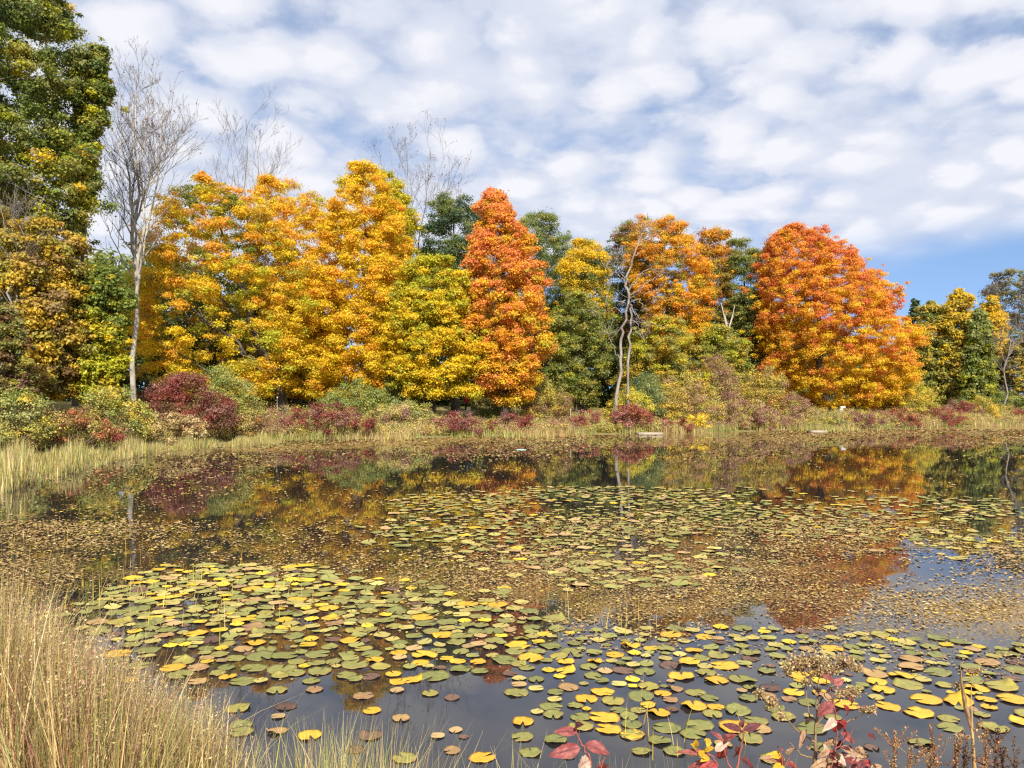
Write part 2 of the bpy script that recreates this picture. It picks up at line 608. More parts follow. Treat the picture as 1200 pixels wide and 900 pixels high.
def tree(name, label, rows, D, pal, seed, leaf=0.15, n_clump=330, per=120, cr=1.15, flat=0.6, group=None, base_px=None,
         depth=0.85, trunk_r=None, bark=None, cat='tree', inner=0.3, lobes=0.16, limbs=12, bough=.42):
    r = np.random.default_rng(seed)
    n_clump = int(n_clump * 2.1)
    cr0, cr = cr, cr * .66
    flat = flat * 1.15
    rows = sorted(rows, key=lambda q_: q_[0])
    W_ = []
    for (py, xl, xr) in rows:
        a, b = atY(xl, py, D), atY(xr, py, D)
        W_.append((a[2], (a[0] + b[0]) / 2, (b[0] - a[0]) / 2))
    W_ = np.array(W_[::-1])
    zz, cxs, hw = W_[:, 0], W_[:, 1], W_[:, 2]
    zlo, zhi = zz[0], zz[-1]
    cx = float(np.average(cxs, weights=hw)) if base_px is None else float(atY(base_px, 470, D)[0])
    gz = float(ground_z(cx, D)) - 0.05
    root = thing(name, label, cat, (cx, D, gz), group)
    # clump centres: weighted by girth, most of them near the outside
    zs = np.linspace(zlo, zhi, 200)
    pdf = np.interp(zs, zz, hw) + 0.05 * hw.max()
    cdf = np.cumsum(pdf)
    cdf /= cdf[-1]
    z = np.interp(r.random(n_clump), cdf, zs)
    th = r.uniform(0, 2 * PI, n_clump)
    rc = cr * r.uniform(0.62, 1.35, n_clump)
    rho = np.where(r.random(n_clump) < inner, r.uniform(0.15, 0.75, n_clump), r.uniform(0.78, 1.03, n_clump))
    ph1, ph2 = r.uniform(0, 6.28, 2)
    lob = 1 + 1.35 * lobes * (np.sin(2 * th + ph1 + z * 0.7) * 0.5 + np.sin(5 * th + ph2 - z * 1.1) * 0.5)
    R_ = np.interp(z, zz, hw)
    R_e = np.maximum(R_ - rc * 0.5, 0.12 * R_) * lob
    ctr = np.stack([np.interp(z, zz, cxs) + R_e * rho * np.cos(th), D + R_e * depth * rho * np.sin(th), z], -1)
    # two thirds of the clumps gather on the upper, outer side of big boughs, so the crown breaks into tiers with gaps between
    nb = max(6, n_clump // 26)
    bz_ = np.interp((np.arange(nb) + r.random(nb)) / nb, cdf, zs)
    bt_ = np.arange(nb) * 2.399963 + r.normal(size=nb) * .35
    bR = np.interp(bz_, zz, hw)
    brad = np.clip(bR * r.uniform(.26, .42, nb), .8 * cr0, 2.4 * cr0)
    brad = np.minimum(brad, .5 * bR + .12)
    bo = np.maximum(bR - brad * .75, .15 * bR) * r.uniform(.82, 1.06, nb)
    bc = np.stack([np.interp(bz_, zz, cxs) + bo * np.cos(bt_), D + bo * depth * np.sin(bt_), bz_], -1)
    on = r.random(n_clump) < bough
    which = r.integers(0, nb, n_clump)
    dv = unit(r.normal(size=(n_clump, 3)) + np.array([0, 0, .55]))
    outv = np.stack([np.cos(bt_), np.sin(bt_), 0 * bt_], -1)[which]
    dv = unit(dv + outv * .55)
    cb = bc[which] + dv * (brad[which] * r.uniform(.6, 1.15, n_clump))[:, None] * np.array([1, 1, .85])
    ctr = np.where(on[:, None], cb, ctr)
    rc = np.where(on, rc * .82, rc)
    # stray sprays that roughen the outline
    st = r.random(n_clump) < .15
    rc = np.where(st, rc * .55, rc)
    rc = np.minimum(rc, .45 * np.interp(ctr[:, 2], zz, hw) + .22)
    axis_p = np.stack([np.interp(ctr[:, 2], zz, cxs), np.full(n_clump, D), ctr[:, 2]], -1)
    ctr = np.where(st[:, None], axis_p + (ctr - axis_p) * (1.08 + .14 * r.random((n_clump, 1))) + np.array([0, 0, .35]), ctr)
    rho = np.clip(np.hypot(ctr[:, 0] - axis_p[:, 0], (ctr[:, 1] - D) / depth) / np.maximum(np.interp(ctr[:, 2], zz, hw), .3), 0, 1.1)
    ctr[:, 2] = np.clip(ctr[:, 2], zlo + rc * flat * 0.5, zhi - rc * flat * 0.6)
    h = (ctr[:, 2] - zlo) / (zhi - zlo)
    ccol = choose_colours(pal, h, rho, r)
    V, Q, col, _ = foliage(ctr, rc, flat, per * (1.45 if leaf == .15 else 1.1), leaf * (.66 if leaf == .15 else .76), ccol, r)
    off = np.array([cx, D, gz])
    link('crown', np_mesh('crown', V - off, Q, col), M_LEAF, root)
    # trunk and limbs
    H = zhi - gz
    tr = trunk_r or max(0.12, 0.016 * H)
    top = np.array([np.interp(zlo + 0.78 * (zhi - zlo), zz, cxs), D, zlo + 0.78 * (zhi - zlo)])
    tp = np.stack([np.linspace(cx, top[0], 9), np.full(9, D), np.linspace(gz, top[2], 9)], -1)
    tp[1:-1, :2] += r.normal(size=(7, 2)) * tr * 0.5
    trr = tr * np.array([1.45, 1.0, .9, .8, .68, .55, .42, .3, .15])
    polys = [(tp, trr)]
    pick = r.choice(n_clump, min(limbs, n_clump), replace=False)
    for k in pick:
        c_ = ctr[k]
        zs_ = min(max(gz + 0.15 * H, c_[2] - abs(c_[0] - cx) * 0.9 - 1.0), top[2] - 0.3)
        s_ = np.array([np.interp(zs_, tp[:, 2], tp[:, 0]), np.interp(zs_, tp[:, 2], tp[:, 1]), zs_])
        r0 = np.interp(zs_, tp[:, 2], trr) * 0.5
        polys.append((limb_path(s_, c_, r), np.linspace(r0, 0.02, 6)))
    V, Q = tubes(polys, 8)
    link('trunk', np_mesh('trunk', V - off, Q, smooth=True), bark or M_BARK, root)
    return root


# maples and other trees of the far bank, nearest first in each stretch
tree('maple_tree', 'broad maple with orange tips over green, left of the tall yellow maple',
     [(205, 228, 252), (225, 205, 278), (250, 188, 318), (285, 176, 352), (320, 162, 372), (360, 150, 384), (400, 156, 395), (435, 170, 398), (466, 195, 385)],
     72, [('amber', 2.2, -0.5, 1.5), ('orange', 1.8, 1.0, 1.8), ('lime', 1.8, 0, -.6), ('green', 1.9, 0.8, -1.4), ('yellow', 1.3, -2.0, 0.5)], 11,
     n_clump=520, per=115, cr=1.15, base_px=334, flat=0.52, trunk_r=0.42)
tree('maple_tree', 'amber maple with rounded top rising behind the orange and green maple',
     [(213, 312, 342), (232, 292, 378), (270, 285, 398), (330, 290, 405), (400, 300, 405), (450, 310, 400)], 80,
     [('amber', 2.2, 0, .5), ('orange', 1.3, 1, 1), ('yellow', 1.2, 0, 0), ('lime', 0.9, -1, -1)], 12, n_clump=260, per=110)
tree('maple_tree', 'tallest maple, bright golden yellow and orange, with a pointed top',
     [(193, 418, 440), (212, 392, 458), (250, 383, 470), (300, 368, 485), (350, 358, 498), (400, 355, 502), (440, 365, 498), (468, 385, 480)],
     74, [('amber', 2.4, 0, .6), ('yellow', 2.2, -1.2, 0), ('orange', 1.3, .6, 1), ('lime', .3, 0, -1)], 13, n_clump=520, per=115, cr=1.05, flat=.6)
tree('maple_tree', 'yellow green maple behind the right shoulder of the tallest golden maple',
     [(202, 440, 462), (225, 432, 480), (265, 432, 491), (310, 435, 492), (360, 440, 490)], 82,
     [('lime', 2, 0, .3), ('yellow', 1.3, -.5, 1), ('green', .8, 0, -1)], 14, n_clump=170, per=110)
tree('maple_tree', 'low wide maple in yellow and lime green beside the red orange maple',
     [(303, 487, 528), (328, 466, 548), (370, 452, 560), (410, 450, 567), (440, 455, 565), (466, 475, 556)],
     69, [('yellow', 2.3, -1.3, .6), ('lime', 2.2, .8, 0), ('green', .7, .8, -2), ('amber', .8, -.5, 1)], 15, n_clump=340, per=115, cr=1.0, flat=.55)
tree('maple_tree', 'slender pointed maple of vivid red orange in the middle of the bank',
     [(220, 570, 581), (243, 562, 600), (280, 554, 624), (320, 546, 636), (360, 541, 641), (400, 541, 643), (440, 551, 638), (473, 575, 615)],
     70, [('orange', 2.4, -.8, .5), ('coral', 2.6, 1.2, .6), ('amber', 1.3, -2.2, 0), ('lime', .6, 0, -1.5)], 16, n_clump=440, per=120, cr=0.95, flat=.62)
tree('ash_tree', 'dark blue green tree standing behind, between the golden and red orange maples',
     [(228, 516, 550), (248, 497, 566), (285, 490, 574), (330, 490, 580), (380, 495, 580)], 86,
     [('blue', 2, 0, 0), ('green', 1.0, 0, 1), ('dark', 1, 0, -1), ('sage', .7, 0, 1)], 17, n_clump=230, per=105, cr=1.2)
tree('oak_tree', 'plain green tree just behind the right edge of the red orange maple',
     [(250, 612, 640), (268, 605, 662), (300, 600, 680), (340, 600, 690), (400, 605, 690)], 98,
     [('green', 2, 0, 0), ('blue', .8, 0, 0), ('sage', 1.0, 0, 1), ('olive', .5, 0, 0)], 18, n_clump=240, per=100, cr=1.35)
tree('maple_tree', 'green maple with only its rounded top turned orange yellow',
     [(283, 672, 698), (303, 657, 712), (340, 652, 716), (380, 648, 718), (430, 650, 715)], 90,
     [('amber', 1.1, 6.5, 1), ('green', 2.6, -1.0, 0), ('dark', 1.2, -1, 0), ('lime', .4, 0, 0)], 19, n_clump=260, per=105)
tree('linden_tree', 'pale olive tree with a loose crown left of the leafless dead tree',
     [(345, 662, 690), (368, 650, 704), (410, 640, 710), (450, 638, 708), (478, 650, 695)], 82,
     [('olive', 1.6, 0, 0), ('sage', 1.8, 0, 0), ('green', 1.2, 0, 0), ('lime', .3, 0, 0)], 20, n_clump=210, per=100, cr=.9, inner=.2)
tree('oak_tree', 'dark green tree with a few orange sprays behind the dead tree',
     [(262, 728, 750), (280, 712, 765), (310, 706, 770), (360, 706, 770), (420, 708, 765), (450, 712, 760)], 99,
     [('dark', 2, 0, 0), ('green', 1.2, 0, 0), ('olive', 1, 0, 1), ('rust', .6, 2, 2)], 21, n_clump=260, per=100, cr=1.2)
tree('maple_tree', 'bright orange maple with a clumpy crown right behind the dead tree',
     [(253, 750, 782), (272, 740, 812), (305, 735, 826), (345, 742, 832), (385, 755, 832), (410, 765, 825)], 92,
     [('orange', 2.6, .3, 1), ('amber', 1.5, -1, 0), ('deep', .8, .5, 1), ('green', 1.3, 0, -2.5), ('olive', .8, 0, -1)], 22, n_clump=320, per=110, cr=1.05)
tree('maple_tree', 'muted orange and olive maple right of the clumpy bright orange one',
     [(268, 822, 846), (288, 815, 857), (325, 812, 862), (370, 812, 862), (410, 815, 860)], 99,
     [('orange', 1.6, 1.5, 1), ('olive', 1.8, -1, 0), ('rust', 1.2, .5, 1), ('green', 1, -1, -1)], 23, n_clump=220, per=105)
tree('cherry_tree', 'olive green tree just left of the big red maple',
     [(281, 858, 880), (298, 850, 893), (335, 846, 900), (385, 842, 905), (440, 845, 905), (465, 850, 900)], 98,
     [('sage', 1.6, 1, 0), ('green', 2.0, 0, -.5), ('olive', 1.0, 0, 1), ('dark', .8, -1, 0)], 24, n_clump=290, per=100)
tree('crabapple_tree', 'low yellow olive tree growing in front of the orange maple',
     [(372, 765, 790), (395, 740, 812), (425, 730, 822), (455, 728, 835), (478, 740, 830)], 85,
     [('olive', 2, 0, 0), ('gold', 1.6, 0, .5), ('lime', 1, 0, 0), ('sage', .8, 0, 0)], 25, n_clump=250, per=100, cr=.9)
tree('crabapple_tree', 'low green tree under the olive tree beside the big red maple',
     [(383, 835, 850), (400, 818, 872), (425, 812, 882), (450, 820, 880), (468, 830, 870)], 88,
     [('green', 1.5, 0, 0), ('lime', 1.2, 0, 1), ('olive', 1.4, 0, 0), ('gold', .5, 0, 1)], 26, n_clump=170, per=100, cr=.9)
tree('maple_tree', 'huge domed maple, red at the top fading to orange and yellow below',
     [(266, 918, 944), (280, 903, 966), (305, 893, 1004), (335, 886, 1034), (370, 884, 1054), (400, 885, 1067), (430, 890, 1071), (455, 912, 1066), (479, 952, 1040)],
     94, [('red', 1.4, 3.2, .6), ('deep', 1.8, 1.6, 1), ('orange', 2.2, 0, 0.5), ('amber', 2.0, -2.5, 0), ('yellow', .9, -4, 0)], 27,
     n_clump=1050, per=112, cr=1.05, flat=.6, trunk_r=.5, lobes=.08)
# the stand across the water at the far right
tree('spruce_tree', 'narrow dark spruce with a spire top right of the huge red maple',
     [(347, 1070, 1072), (365, 1066, 1077), (390, 1060, 1083), (430, 1055, 1089), (475, 1052, 1092)], 126,
     [('blue', 2, 0, 0), ('dark', 1.2, 0, 0), ('green', .5, 0, 0)], 28, leaf=.24, n_clump=200, per=80, cr=.9, flat=.45)
tree('aspen_tree', 'shaded olive yellow aspen between the dark spruce and the yellow poplar',
     [(353, 1086, 1096), (372, 1077, 1108), (410, 1073, 1118), (450, 1075, 1116), (475, 1082, 1110)], 122,
     [('olive', 1.6, 0, 0), ('gold', 1.0, 2, 1), ('green', 1.2, -1, 0), ('dark', .8, -1, 0)], 29, leaf=.24, n_clump=230, per=80, cr=1.2)
tree('poplar_tree', 'tall yellow poplar with a bright right side in the far right stand',
     [(338, 1120, 1128), (355, 1110, 1137), (390, 1102, 1142), (430, 1104, 1140), (468, 1110, 1136)], 120,
     [('gold', 2, 1.5, 1), ('yellow', .9, 2, 1), ('olive', 1.5, -1, 0), ('sage', .8, -1, 0)], 30, leaf=.24, n_clump=250, per=80, cr=1.15)
tree('aspen_tree', 'slim grey green tree between yellow poplar and orange topped birch',
     [(362, 1143, 1151), (380, 1137, 1158), (415, 1131, 1164), (450, 1128, 1164), (474, 1134, 1160)], 117,
     [('sage', 2, 1, 0), ('green', 1.3, 0, 0), ('lime', .9, -2, 1)], 31, leaf=.24, n_clump=210, per=80, cr=1.1, bark=M_PALEBARK)
tree('birch_tree', 'slim tree with orange yellow top near the right edge',
     [(347, 1158, 1166), (365, 1152, 1174), (400, 1150, 1180), (435, 1152, 1182), (465, 1156, 1178)], 122,
     [('amber', 1.6, 2, 1), ('gold', 1.6, 0, 0), ('olive', 1.2, -1.5, 0)], 32, leaf=.24, n_clump=190, per=75, cr=1.05, bark=M_PALEBARK)
tree('oak_tree', 'big grey brown tree rising behind the far right stand',
     [(318, 1192, 1250), (330, 1168, 1290), (355, 1155, 1310), (400, 1152, 1320), (450, 1160, 1310)], 142,
     [('grey', 2.2, 0, 0), ('sage', 1.0, 0, 0), ('olive', .8, 0, 0), ('blue', .6, 0, -1), ('brown', .8, 0, 1)], 33, leaf=.26, n_clump=420, per=75, cr=1.6)
tree('oak_tree', 'low brown olive tree at the right edge under the big grey brown one',
     [(395, 1190, 1225), (420, 1178, 1245), (450, 1175, 1250), (476, 1182, 1240)], 118,
     [('olive', 1.8, 0, 0), ('grey', 1.2, 0, 0), ('gold', .6, 0, 0)], 34, leaf=.22, n_clump=200, per=75, cr=1.1)
# left bank
tree('oak_tree', 'towering green tree cut by the top left corner of the photo',
     [(-95, -60, 30), (-50, -90, 58), (0, -110, 78), (35, -120, 90), (70, -125, 98), (110, -125, 102), (150, -120, 100), (190, -115, 104), (230, -110, 104), (265, -100, 98), (300, -80, 80)],
     52, [('green', 2.0, 0, 0), ('sage', 1.5, .5, 0), ('olive', .8, -1, 1), ('lime', .5, -2, 1), ('dark', 1.4, 0, -1), ('amber', .08, -2, 2)], 35,
     leaf=.14, n_clump=640, per=130, cr=1.0, base_px=20, trunk_r=.45, inner=.25, bough=.4)
tree('oak_tree', 'slender dark green tree whose crown hangs right of the towering corner tree',
     [(52, 104, 116), (75, 95, 126), (110, 90, 129), (145, 92, 122), (175, 88, 112), (215, 84, 116), (245, 80, 105)], 54,
     [('green', 2, 0, 0), ('dark', 1, 0, 0), ('lime', 1.0, -3, 1), ('olive', .8, -1, 0)], 36, leaf=.155, n_clump=120, per=140, cr=.75, base_px=88, inner=.3, trunk_r=.16)
tree('hickory_tree', 'golden brown tree with drooping leaves below the towering green one',
     [(262, 20, 70), (290, -10, 98), (330, -25, 92), (370, -30, 90), (410, -25, 92), (445, -15, 90), (468, 0, 75)], 46,
     [('gold', 2.4, 0, .5), ('tan', 1.9, 0, 0), ('olive', 1.5, 0, -1), ('brown', .3, -.5, 0)], 37, leaf=.14, n_clump=300, per=120, cr=.75, inner=.2)
tree('maple_tree', 'young maple with green top and lime yellow skirt left of the pale trunk',
     [(312, 102, 135), (335, 88, 150), (365, 82, 150), (395, 85, 146), (420, 86, 144), (450, 88, 140), (480, 95, 135)], 48,
     [('green', 1.8, 3.5, 0), ('lime', 2.2, -2, .5), ('yellow', .6, -2, 1)], 38, leaf=.14, n_clump=150, per=130, cr=.72, bark=M_GREYBARK)
tree('willow_tree', 'dull olive brown bushy tree at the left edge above the reeds',
     [(362, -15, 12), (390, -25, 25), (430, -30, 32), (465, -30, 34)], 40,
     [('olive', 1.5, 0, 0), ('brown', 1.2, 0, 0), ('sage', 1.2, 0, 0), ('mauve', .6, -1, 0)], 39, leaf=.09, n_clump=170, per=130, cr=.5)


# ------------------------------------------------------------------ leafless trees
def grow(polys, tips, p0, d, L, rad, lev, r, up=0.25, spread=0.55, kids=(7, 6, 5, 4)):
    n = 6
    pts = [np.array(p0, float)]
    d = d / np.linalg.norm(d)
    for k in range(n - 1):
        d = d + r.normal(size=3) * 0.10 + np.array([0, 0, up * 0.10])
        d /= np.linalg.norm(d)
        pts.append(pts[-1] + d * L / (n - 1))
    pts = np.array(pts)
    rr = np.linspace(rad, max(rad * 0.28, 0.006), n)
    polys.append((pts, rr))
    if lev >= len(kids):
        tips.append(pts[-1])
        return
    for k in range(kids[lev]):
        f = r.uniform(0.28, 1.0)
        x = f * (n - 1)
        a = int(min(x, n - 2))
        base = pts[a] + (pts[a + 1] - pts[a]) * (x - a)
        t_ = pts[a + 1] - pts[a]
        t_ /= np.linalg.norm(t_)
        s_ = unit(np.cross(t_, r.normal(size=3)))
        nd = t_ * (1 - spread * 0.5) + s_ * spread + np.array([0, 0, up])
        grow(polys, tips, base, nd, L * r.uniform(0.38, 0.62) * (1.15 - 0.4 * f), rad * (1 - 0.62 * f) * 0.55 + 0.004, lev + 1, r, up, spread, kids)


def bare_tree(name, label, base_px, D, stems, seed, bark, kids=(8, 6, 4, 3), leaves=0, pal=None, up=.3, spread=.5):
    """stems: list of (pixel x, y of the top, base radius)"""
    r = np.random.default_rng(seed)
    x0 = float(atY(base_px, 470, D)[0])
    gz = float(ground_z(x0, D)) - 0.05
    root = thing(name, label, 'tree', (x0, D, gz), 'bare trees of the far bank')
    polys, tips = [], []
    main_ = None
    for (tx, ty, rad) in stems:
        top = atY(tx, ty, D)
        p0 = np.array([x0, D, gz])
        if main_ is not None:
            p0 = main_[int(r.integers(2, 5))]
        n = 9
        tt = np.linspace(0, 1, n)
        pts = p0 + (top - p0) * tt[:, None]
        bend = (tt - tt ** 0.6)[:, None] * np.array([top[0] - p0[0], 0, 0]) * -0.7
        pts = pts + bend * -1.0
        pts[1:-1] += r.normal(size=(n - 2, 3)) * np.array([.18, .3, .05])
        rr = rad * (1 - 0.9 * tt) + 0.008
        if main_ is None:
            main_ = pts
        polys.append((pts, rr))
        L = top[2] - gz
        for k in range(kids[0] * 2):
            f = r.uniform(0.30, 0.98)
            x = f * (n - 1)
            a_ = int(min(x, n - 2))
            b_ = pts[a_] + (pts[a_ + 1] - pts[a_]) * (x - a_)
            az = r.uniform(0, 2 * PI)
            nd = np.array([math.cos(az) * .7, math.sin(az) * .7, .75])
            grow(polys, tips, b_, nd, L * r.uniform(.12, .27) * (1.25 - .7 * f), max(.014, np.interp(f, tt, rr) * .5), 1, r, up, spread, kids)
    off = np.array([x0, D, gz])
    trunk = [p_ for p_ in polys if p_[1][0] > 0.035]
    twig = [p_ for p_ in polys if p_[1][0] <= 0.035]
    V, Q = tubes(trunk, 7)
    link('trunk', np_mesh('trunk', V - off, Q, smooth=True), bark, root)
    V, Q = tubes(twig, 3)
    link('twigs', np_mesh('twigs', V - off, Q), M_TWIG, root)
    if leaves:
        tp = np.array(tips)
        k = r.choice(len(tp), leaves)
        pos = tp[k] + r.normal(size=(leaves, 3)) * .15
        V, Q = leaf_quads(pos, unit(r.normal(size=(leaves, 3))), r.uniform(.05, .12, leaves), r)
        cc = choose_colours(pal, r.random(leaves), r.random(leaves), r)
        link('leaves', np_mesh('leaves', V - off, Q, cc), M_LEAF, root)
    return root


M_TWIG = bark_material('twig_bark', (0.13, 0.105, 0.09), (0.23, 0.195, 0.165))
bare_tree('bare_tree', 'tall leafless tree with pale spotted trunk left of the orange and green maple', 157, 62,
          [(160, 78, .21), (178, 88, .14), (200, 112, .13), (140, 140, .12), (128, 190, .09), (222, 140, .10), (190, 170, .09), (150, 120, .1)], 51, M_PALEBARK,
          kids=(6, 5, 3, 2), leaves=700, pal=[('mauve', 1, 0, 0), ('tan', 1, 0, 0)])
bare_tree('bare_tree', 'leafless tree with fine upright twigs rising behind the orange and green maple', 290, 84,
          [(288, 140, .15), (270, 168, .09), (305, 158, .1), (318, 188, .08), (255, 186, .06)], 52, M_GREYBARK, kids=(5, 5, 3, 2))
bare_tree('bare_tree', 'leafless tree with a few clinging brown leaves above the golden maple', 492, 86,
          [(456, 166, .1), (474, 172, .1), (505, 172, .12), (522, 180, .09), (526, 212, .07)], 53, M_GREYBARK, kids=(4, 5, 3, 2),
          leaves=500, pal=[('mauve', 1, 0, 0), ('rust', .6, 0, 0)])
bare_tree('bare_tree', 'leafless grey tree with a pale trunk at the far right stand', 1177, 113,
          [(1184, 372, .12), (1195, 360, .08), (1172, 385, .07), (1207, 380, .07)], 54, M_GREYBARK, kids=(6, 4, 3, 2), up=.2)
bare_tree('bare_tree', 'thin leafless sapling leaning over the golden brown tree at left', 6, 44,
          [(18, 215, .07), (52, 230, .06), (0, 240, .05)], 55, M_GREYBARK, kids=(5, 4, 3, 2))

# the dead snag, drawn branch by branch
DT = 73.0
snag = [
    ([(722, 470), (724, 440), (728, 405), (732, 378), (737, 350)], [.30, .26, .23, .2, .17], 0),
    ([(737, 470), (736, 430), (738, 395), (740, 365), (737, 350)], [.22, .2, .18, .16, .14], .6),
    ([(737, 350), (733, 333), (737, 318), (742, 303), (748, 285), (754, 270), (760, 258)], [.22, .2, .16, .14, .12, .09, .04], 0),
    ([(736, 342), (744, 330), (753, 318), (766, 315), (780, 320)], [.13, .11, .09, .06, .03], -.8),
    ([(738, 346), (750, 338), (762, 330), (776, 322)], [.10, .09, .06, .03], -1.0),
    ([(748, 285), (758, 280), (768, 272), (782, 270)], [.08, .06, .045, .02], .5),
    ([(745, 300), (752, 293), (757, 283), (765, 276)], [.08, .06, .04, .02], -.6),
    ([(754, 270), (750, 262), (749, 252)], [.05, .035, .015], .2),
    ([(734, 333), (728, 318), (722, 305), (718, 296)], [.10, .08, .05, .02], -.3),
    ([(732, 328), (722, 320), (712, 316), (703, 312)], [.08, .06, .04, .02], .4),
    ([(729, 320), (726, 308), (728, 298)], [.06, .04, .02], -.5),
    ([(733, 352), (722, 352), (710, 347), (700, 348)], [.08, .06, .04, .02], -.4),
    ([(731, 365), (718, 362), (708, 365), (698, 371)], [.06, .05, .03, .015], .3),
    ([(740, 360), (748, 372), (756, 378), (768, 380), (782, 383)], [.09, .07, .05, .035, .015], -.7),
    ([(741, 352), (750, 352), (757, 364), (760, 378)], [.08, .06, .04, .02], -.5),
    ([(726, 420), (720, 408), (715, 396), (714, 388)], [.10, .08, .05, .025], -.4),
    ([(740, 372), (750, 384), (755, 398)], [.07, .05, .02], -.9),
]
bx = float(atY(728, 470, DT)[0])
bz = float(ground_z(bx, DT)) - .05
root = thing('dead_tree', 'dead tree with bleached crooked bare limbs left of the bright orange maple', 'tree', (bx, DT, bz))
polys, tips = [], []
r = np.random.default_rng(61)
for pts, rad, dy in snag:
    P = np.array([atY(x, y, DT + dy * k / len(pts) * 2) for k, (x, y) in enumerate(pts)])
    if pts[0][1] == 470:
        P[0, 2] = bz
    # finer, slightly crooked path
    tt = np.linspace(0, len(P) - 1, len(P) * 3)
    PP = np.stack([np.interp(tt, np.arange(len(P)), P[:, c_]) for c_ in range(3)], -1)
    PP[1:-1] += r.normal(size=(len(PP) - 2, 3)) * .10
    rr = np.interp(tt, np.arange(len(P)), rad)
    rr = rr * .58
    polys.append((PP, rr))
    for k in range(5 if len(pts) > 3 else 3):
        a_ = r.integers(len(PP) // 2, len(PP))
        grow(polys, tips, PP[a_], unit(r.normal(size=3) + np.array([0, 0, .3])), r.uniform(.7, 1.8), .03, 2, r, .1, .6, (0, 0, 3, 2))
V, Q = tubes(polys, 7)
link('trunk', np_mesh('trunk', V - np.array([bx, DT, bz]), Q, smooth=True), bark_material('dead_wood', (0.17, 0.14, 0.115), (0.33, 0.29, 0.25)), root)
# a small pale forked snag further right
bx = float(atY(855, 470, 97)[0])
bz = float(ground_z(bx, 97)) - .05
root = thing('dead_tree', 'small forked pale snag showing among the olive trees left of the red maple', 'tree', (bx, 97, bz))
polys = []
for pts, rad in (([(855, 470), (854, 420), (853, 388), (848, 368), (845, 355)], [.2, .18, .15, .1, .04]), ([(853, 388), (858, 372), (861, 358)], [.12, .08, .03]), ([(853, 380), (850, 372), (852, 362)], [.06, .04, .02])):
    P = np.array([atY(x, y, 93.5 if y < 440 else 97) for x, y in pts])
    if pts[0][1] == 470:
        P[0, 2] = bz
    polys.append((P, rad))
V, Q = tubes(polys, 7)
link('trunk', np_mesh('trunk', V - np.array([bx, 97, bz]), Q, smooth=True), M_PALEBARK, root)

# ------------------------------------------------------------------ wood behind everything (one mass)
r = np.random.default_rng(71)
NW = 5600
xs = r.uniform(-105, 130, NW)
ds = np.where(xs < -22, 80, 103) + r.uniform(0, 24, NW) + np.maximum(0, xs - 30) * .72 + np.maximum(0, xs - 40) * 0.55
topz = np.interp(xs, [-95, -60, -20, 10, 40, 80, 110], [19, 18, 15, 14, 13, 12, 16]) * r.uniform(.0, 1.0, NW) ** 1.35
ctr = np.stack([xs, ds, 2.3 + topz], -1)
rc = r.uniform(1.2, 2.4, NW)
cc = choose_colours([('dark', 2.5, 0, 0), ('green', 1.2, 0, 0), ('olive', 1, 0, 0), ('brown', .5, 0, 0)], r.random(NW), r.random(NW), r)
V, Q, col, _ = foliage(ctr, rc, .8, 80, .30, cc, r)
wood = link('far_wood', np_mesh('far_wood', V, Q, col), M_LEAF)
tag(wood, 'dark green wood closing the view behind the autumn trees', 'wood', kind='stuff')


# ------------------------------------------------------------------ shrubs of the bank
def shrub(label, x0, x1, top, bot, pal, seed, off=3.0, name='shrub', leaf=.062, dens=1.0, cat='shrub', group='shrubs along the bank', stems=14, upright=.25):
    r = np.random.default_rng(seed)
    pxc = (x0 + x1) / 2
    # stand it on the bank: shore distance plus offset
    cand = np.arange(20, 150, .25)
    okc = cand - shore_y((pxc - 600) / F * cand) >= off
    Dd = float(cand[np.argmax(okc)])
    xw = (pxc - 600) / F * Dd
    gz = float(ground_z(xw, Dd))
    a, b = atY(x0, top, Dd), atY(x1, top, Dd)
    hw = (b[0] - a[0]) / 2
    H = max(0.6, a[2] - gz) * 1.1
    hw *= 1.12
    root = thing(name, label, cat, (xw, Dd, gz - .03), group)
    n = max(10, int(26 * dens * max(1, hw * 2 * H / 5)))
    th = r.uniform(0, 2 * PI, n)
    rho = r.random(n) ** .5
    hx = hw * rho * np.cos(th)
    hy = min(hw, 2.2) * rho * np.sin(th)
    dome = np.sqrt(np.clip(1 - rho ** 2 * .8, .05, 1)) * r.uniform(.8, 1.08, n)
    z = H * dome * (1 - r.random(n) ** 1.6 * .85)
    rc = np.clip(r.uniform(.26, .5, n) * (H / 2.2) ** .5, .16, .9)
    ctr = np.stack([hx, hy, np.maximum(z - rc * .4, .12)], -1)
    cc = choose_colours(pal, z / H, rho, r)
    V, Q, col, _ = foliage(ctr, rc, .85, 150, leaf, cc, r, up=upright)
    link('foliage', np_mesh('foliage', V, Q, col), M_SHRUB, root)
    polys = []
    for k in range(stems):
        c_ = ctr[r.integers(n)]
        s_ = np.array([c_[0] * .35 + r.normal() * .1, c_[1] * .35, -.02])
        e_ = c_ + np.array([0, 0, rc.mean() * .8])
        polys.append((limb_path(s_, e_, r, 5, -.1), np.linspace(.03, .006, 5)))
    V, Q = tubes(polys, 4)
    link('stems', np_mesh('stems', V, Q), M_STEM, root)
    return root


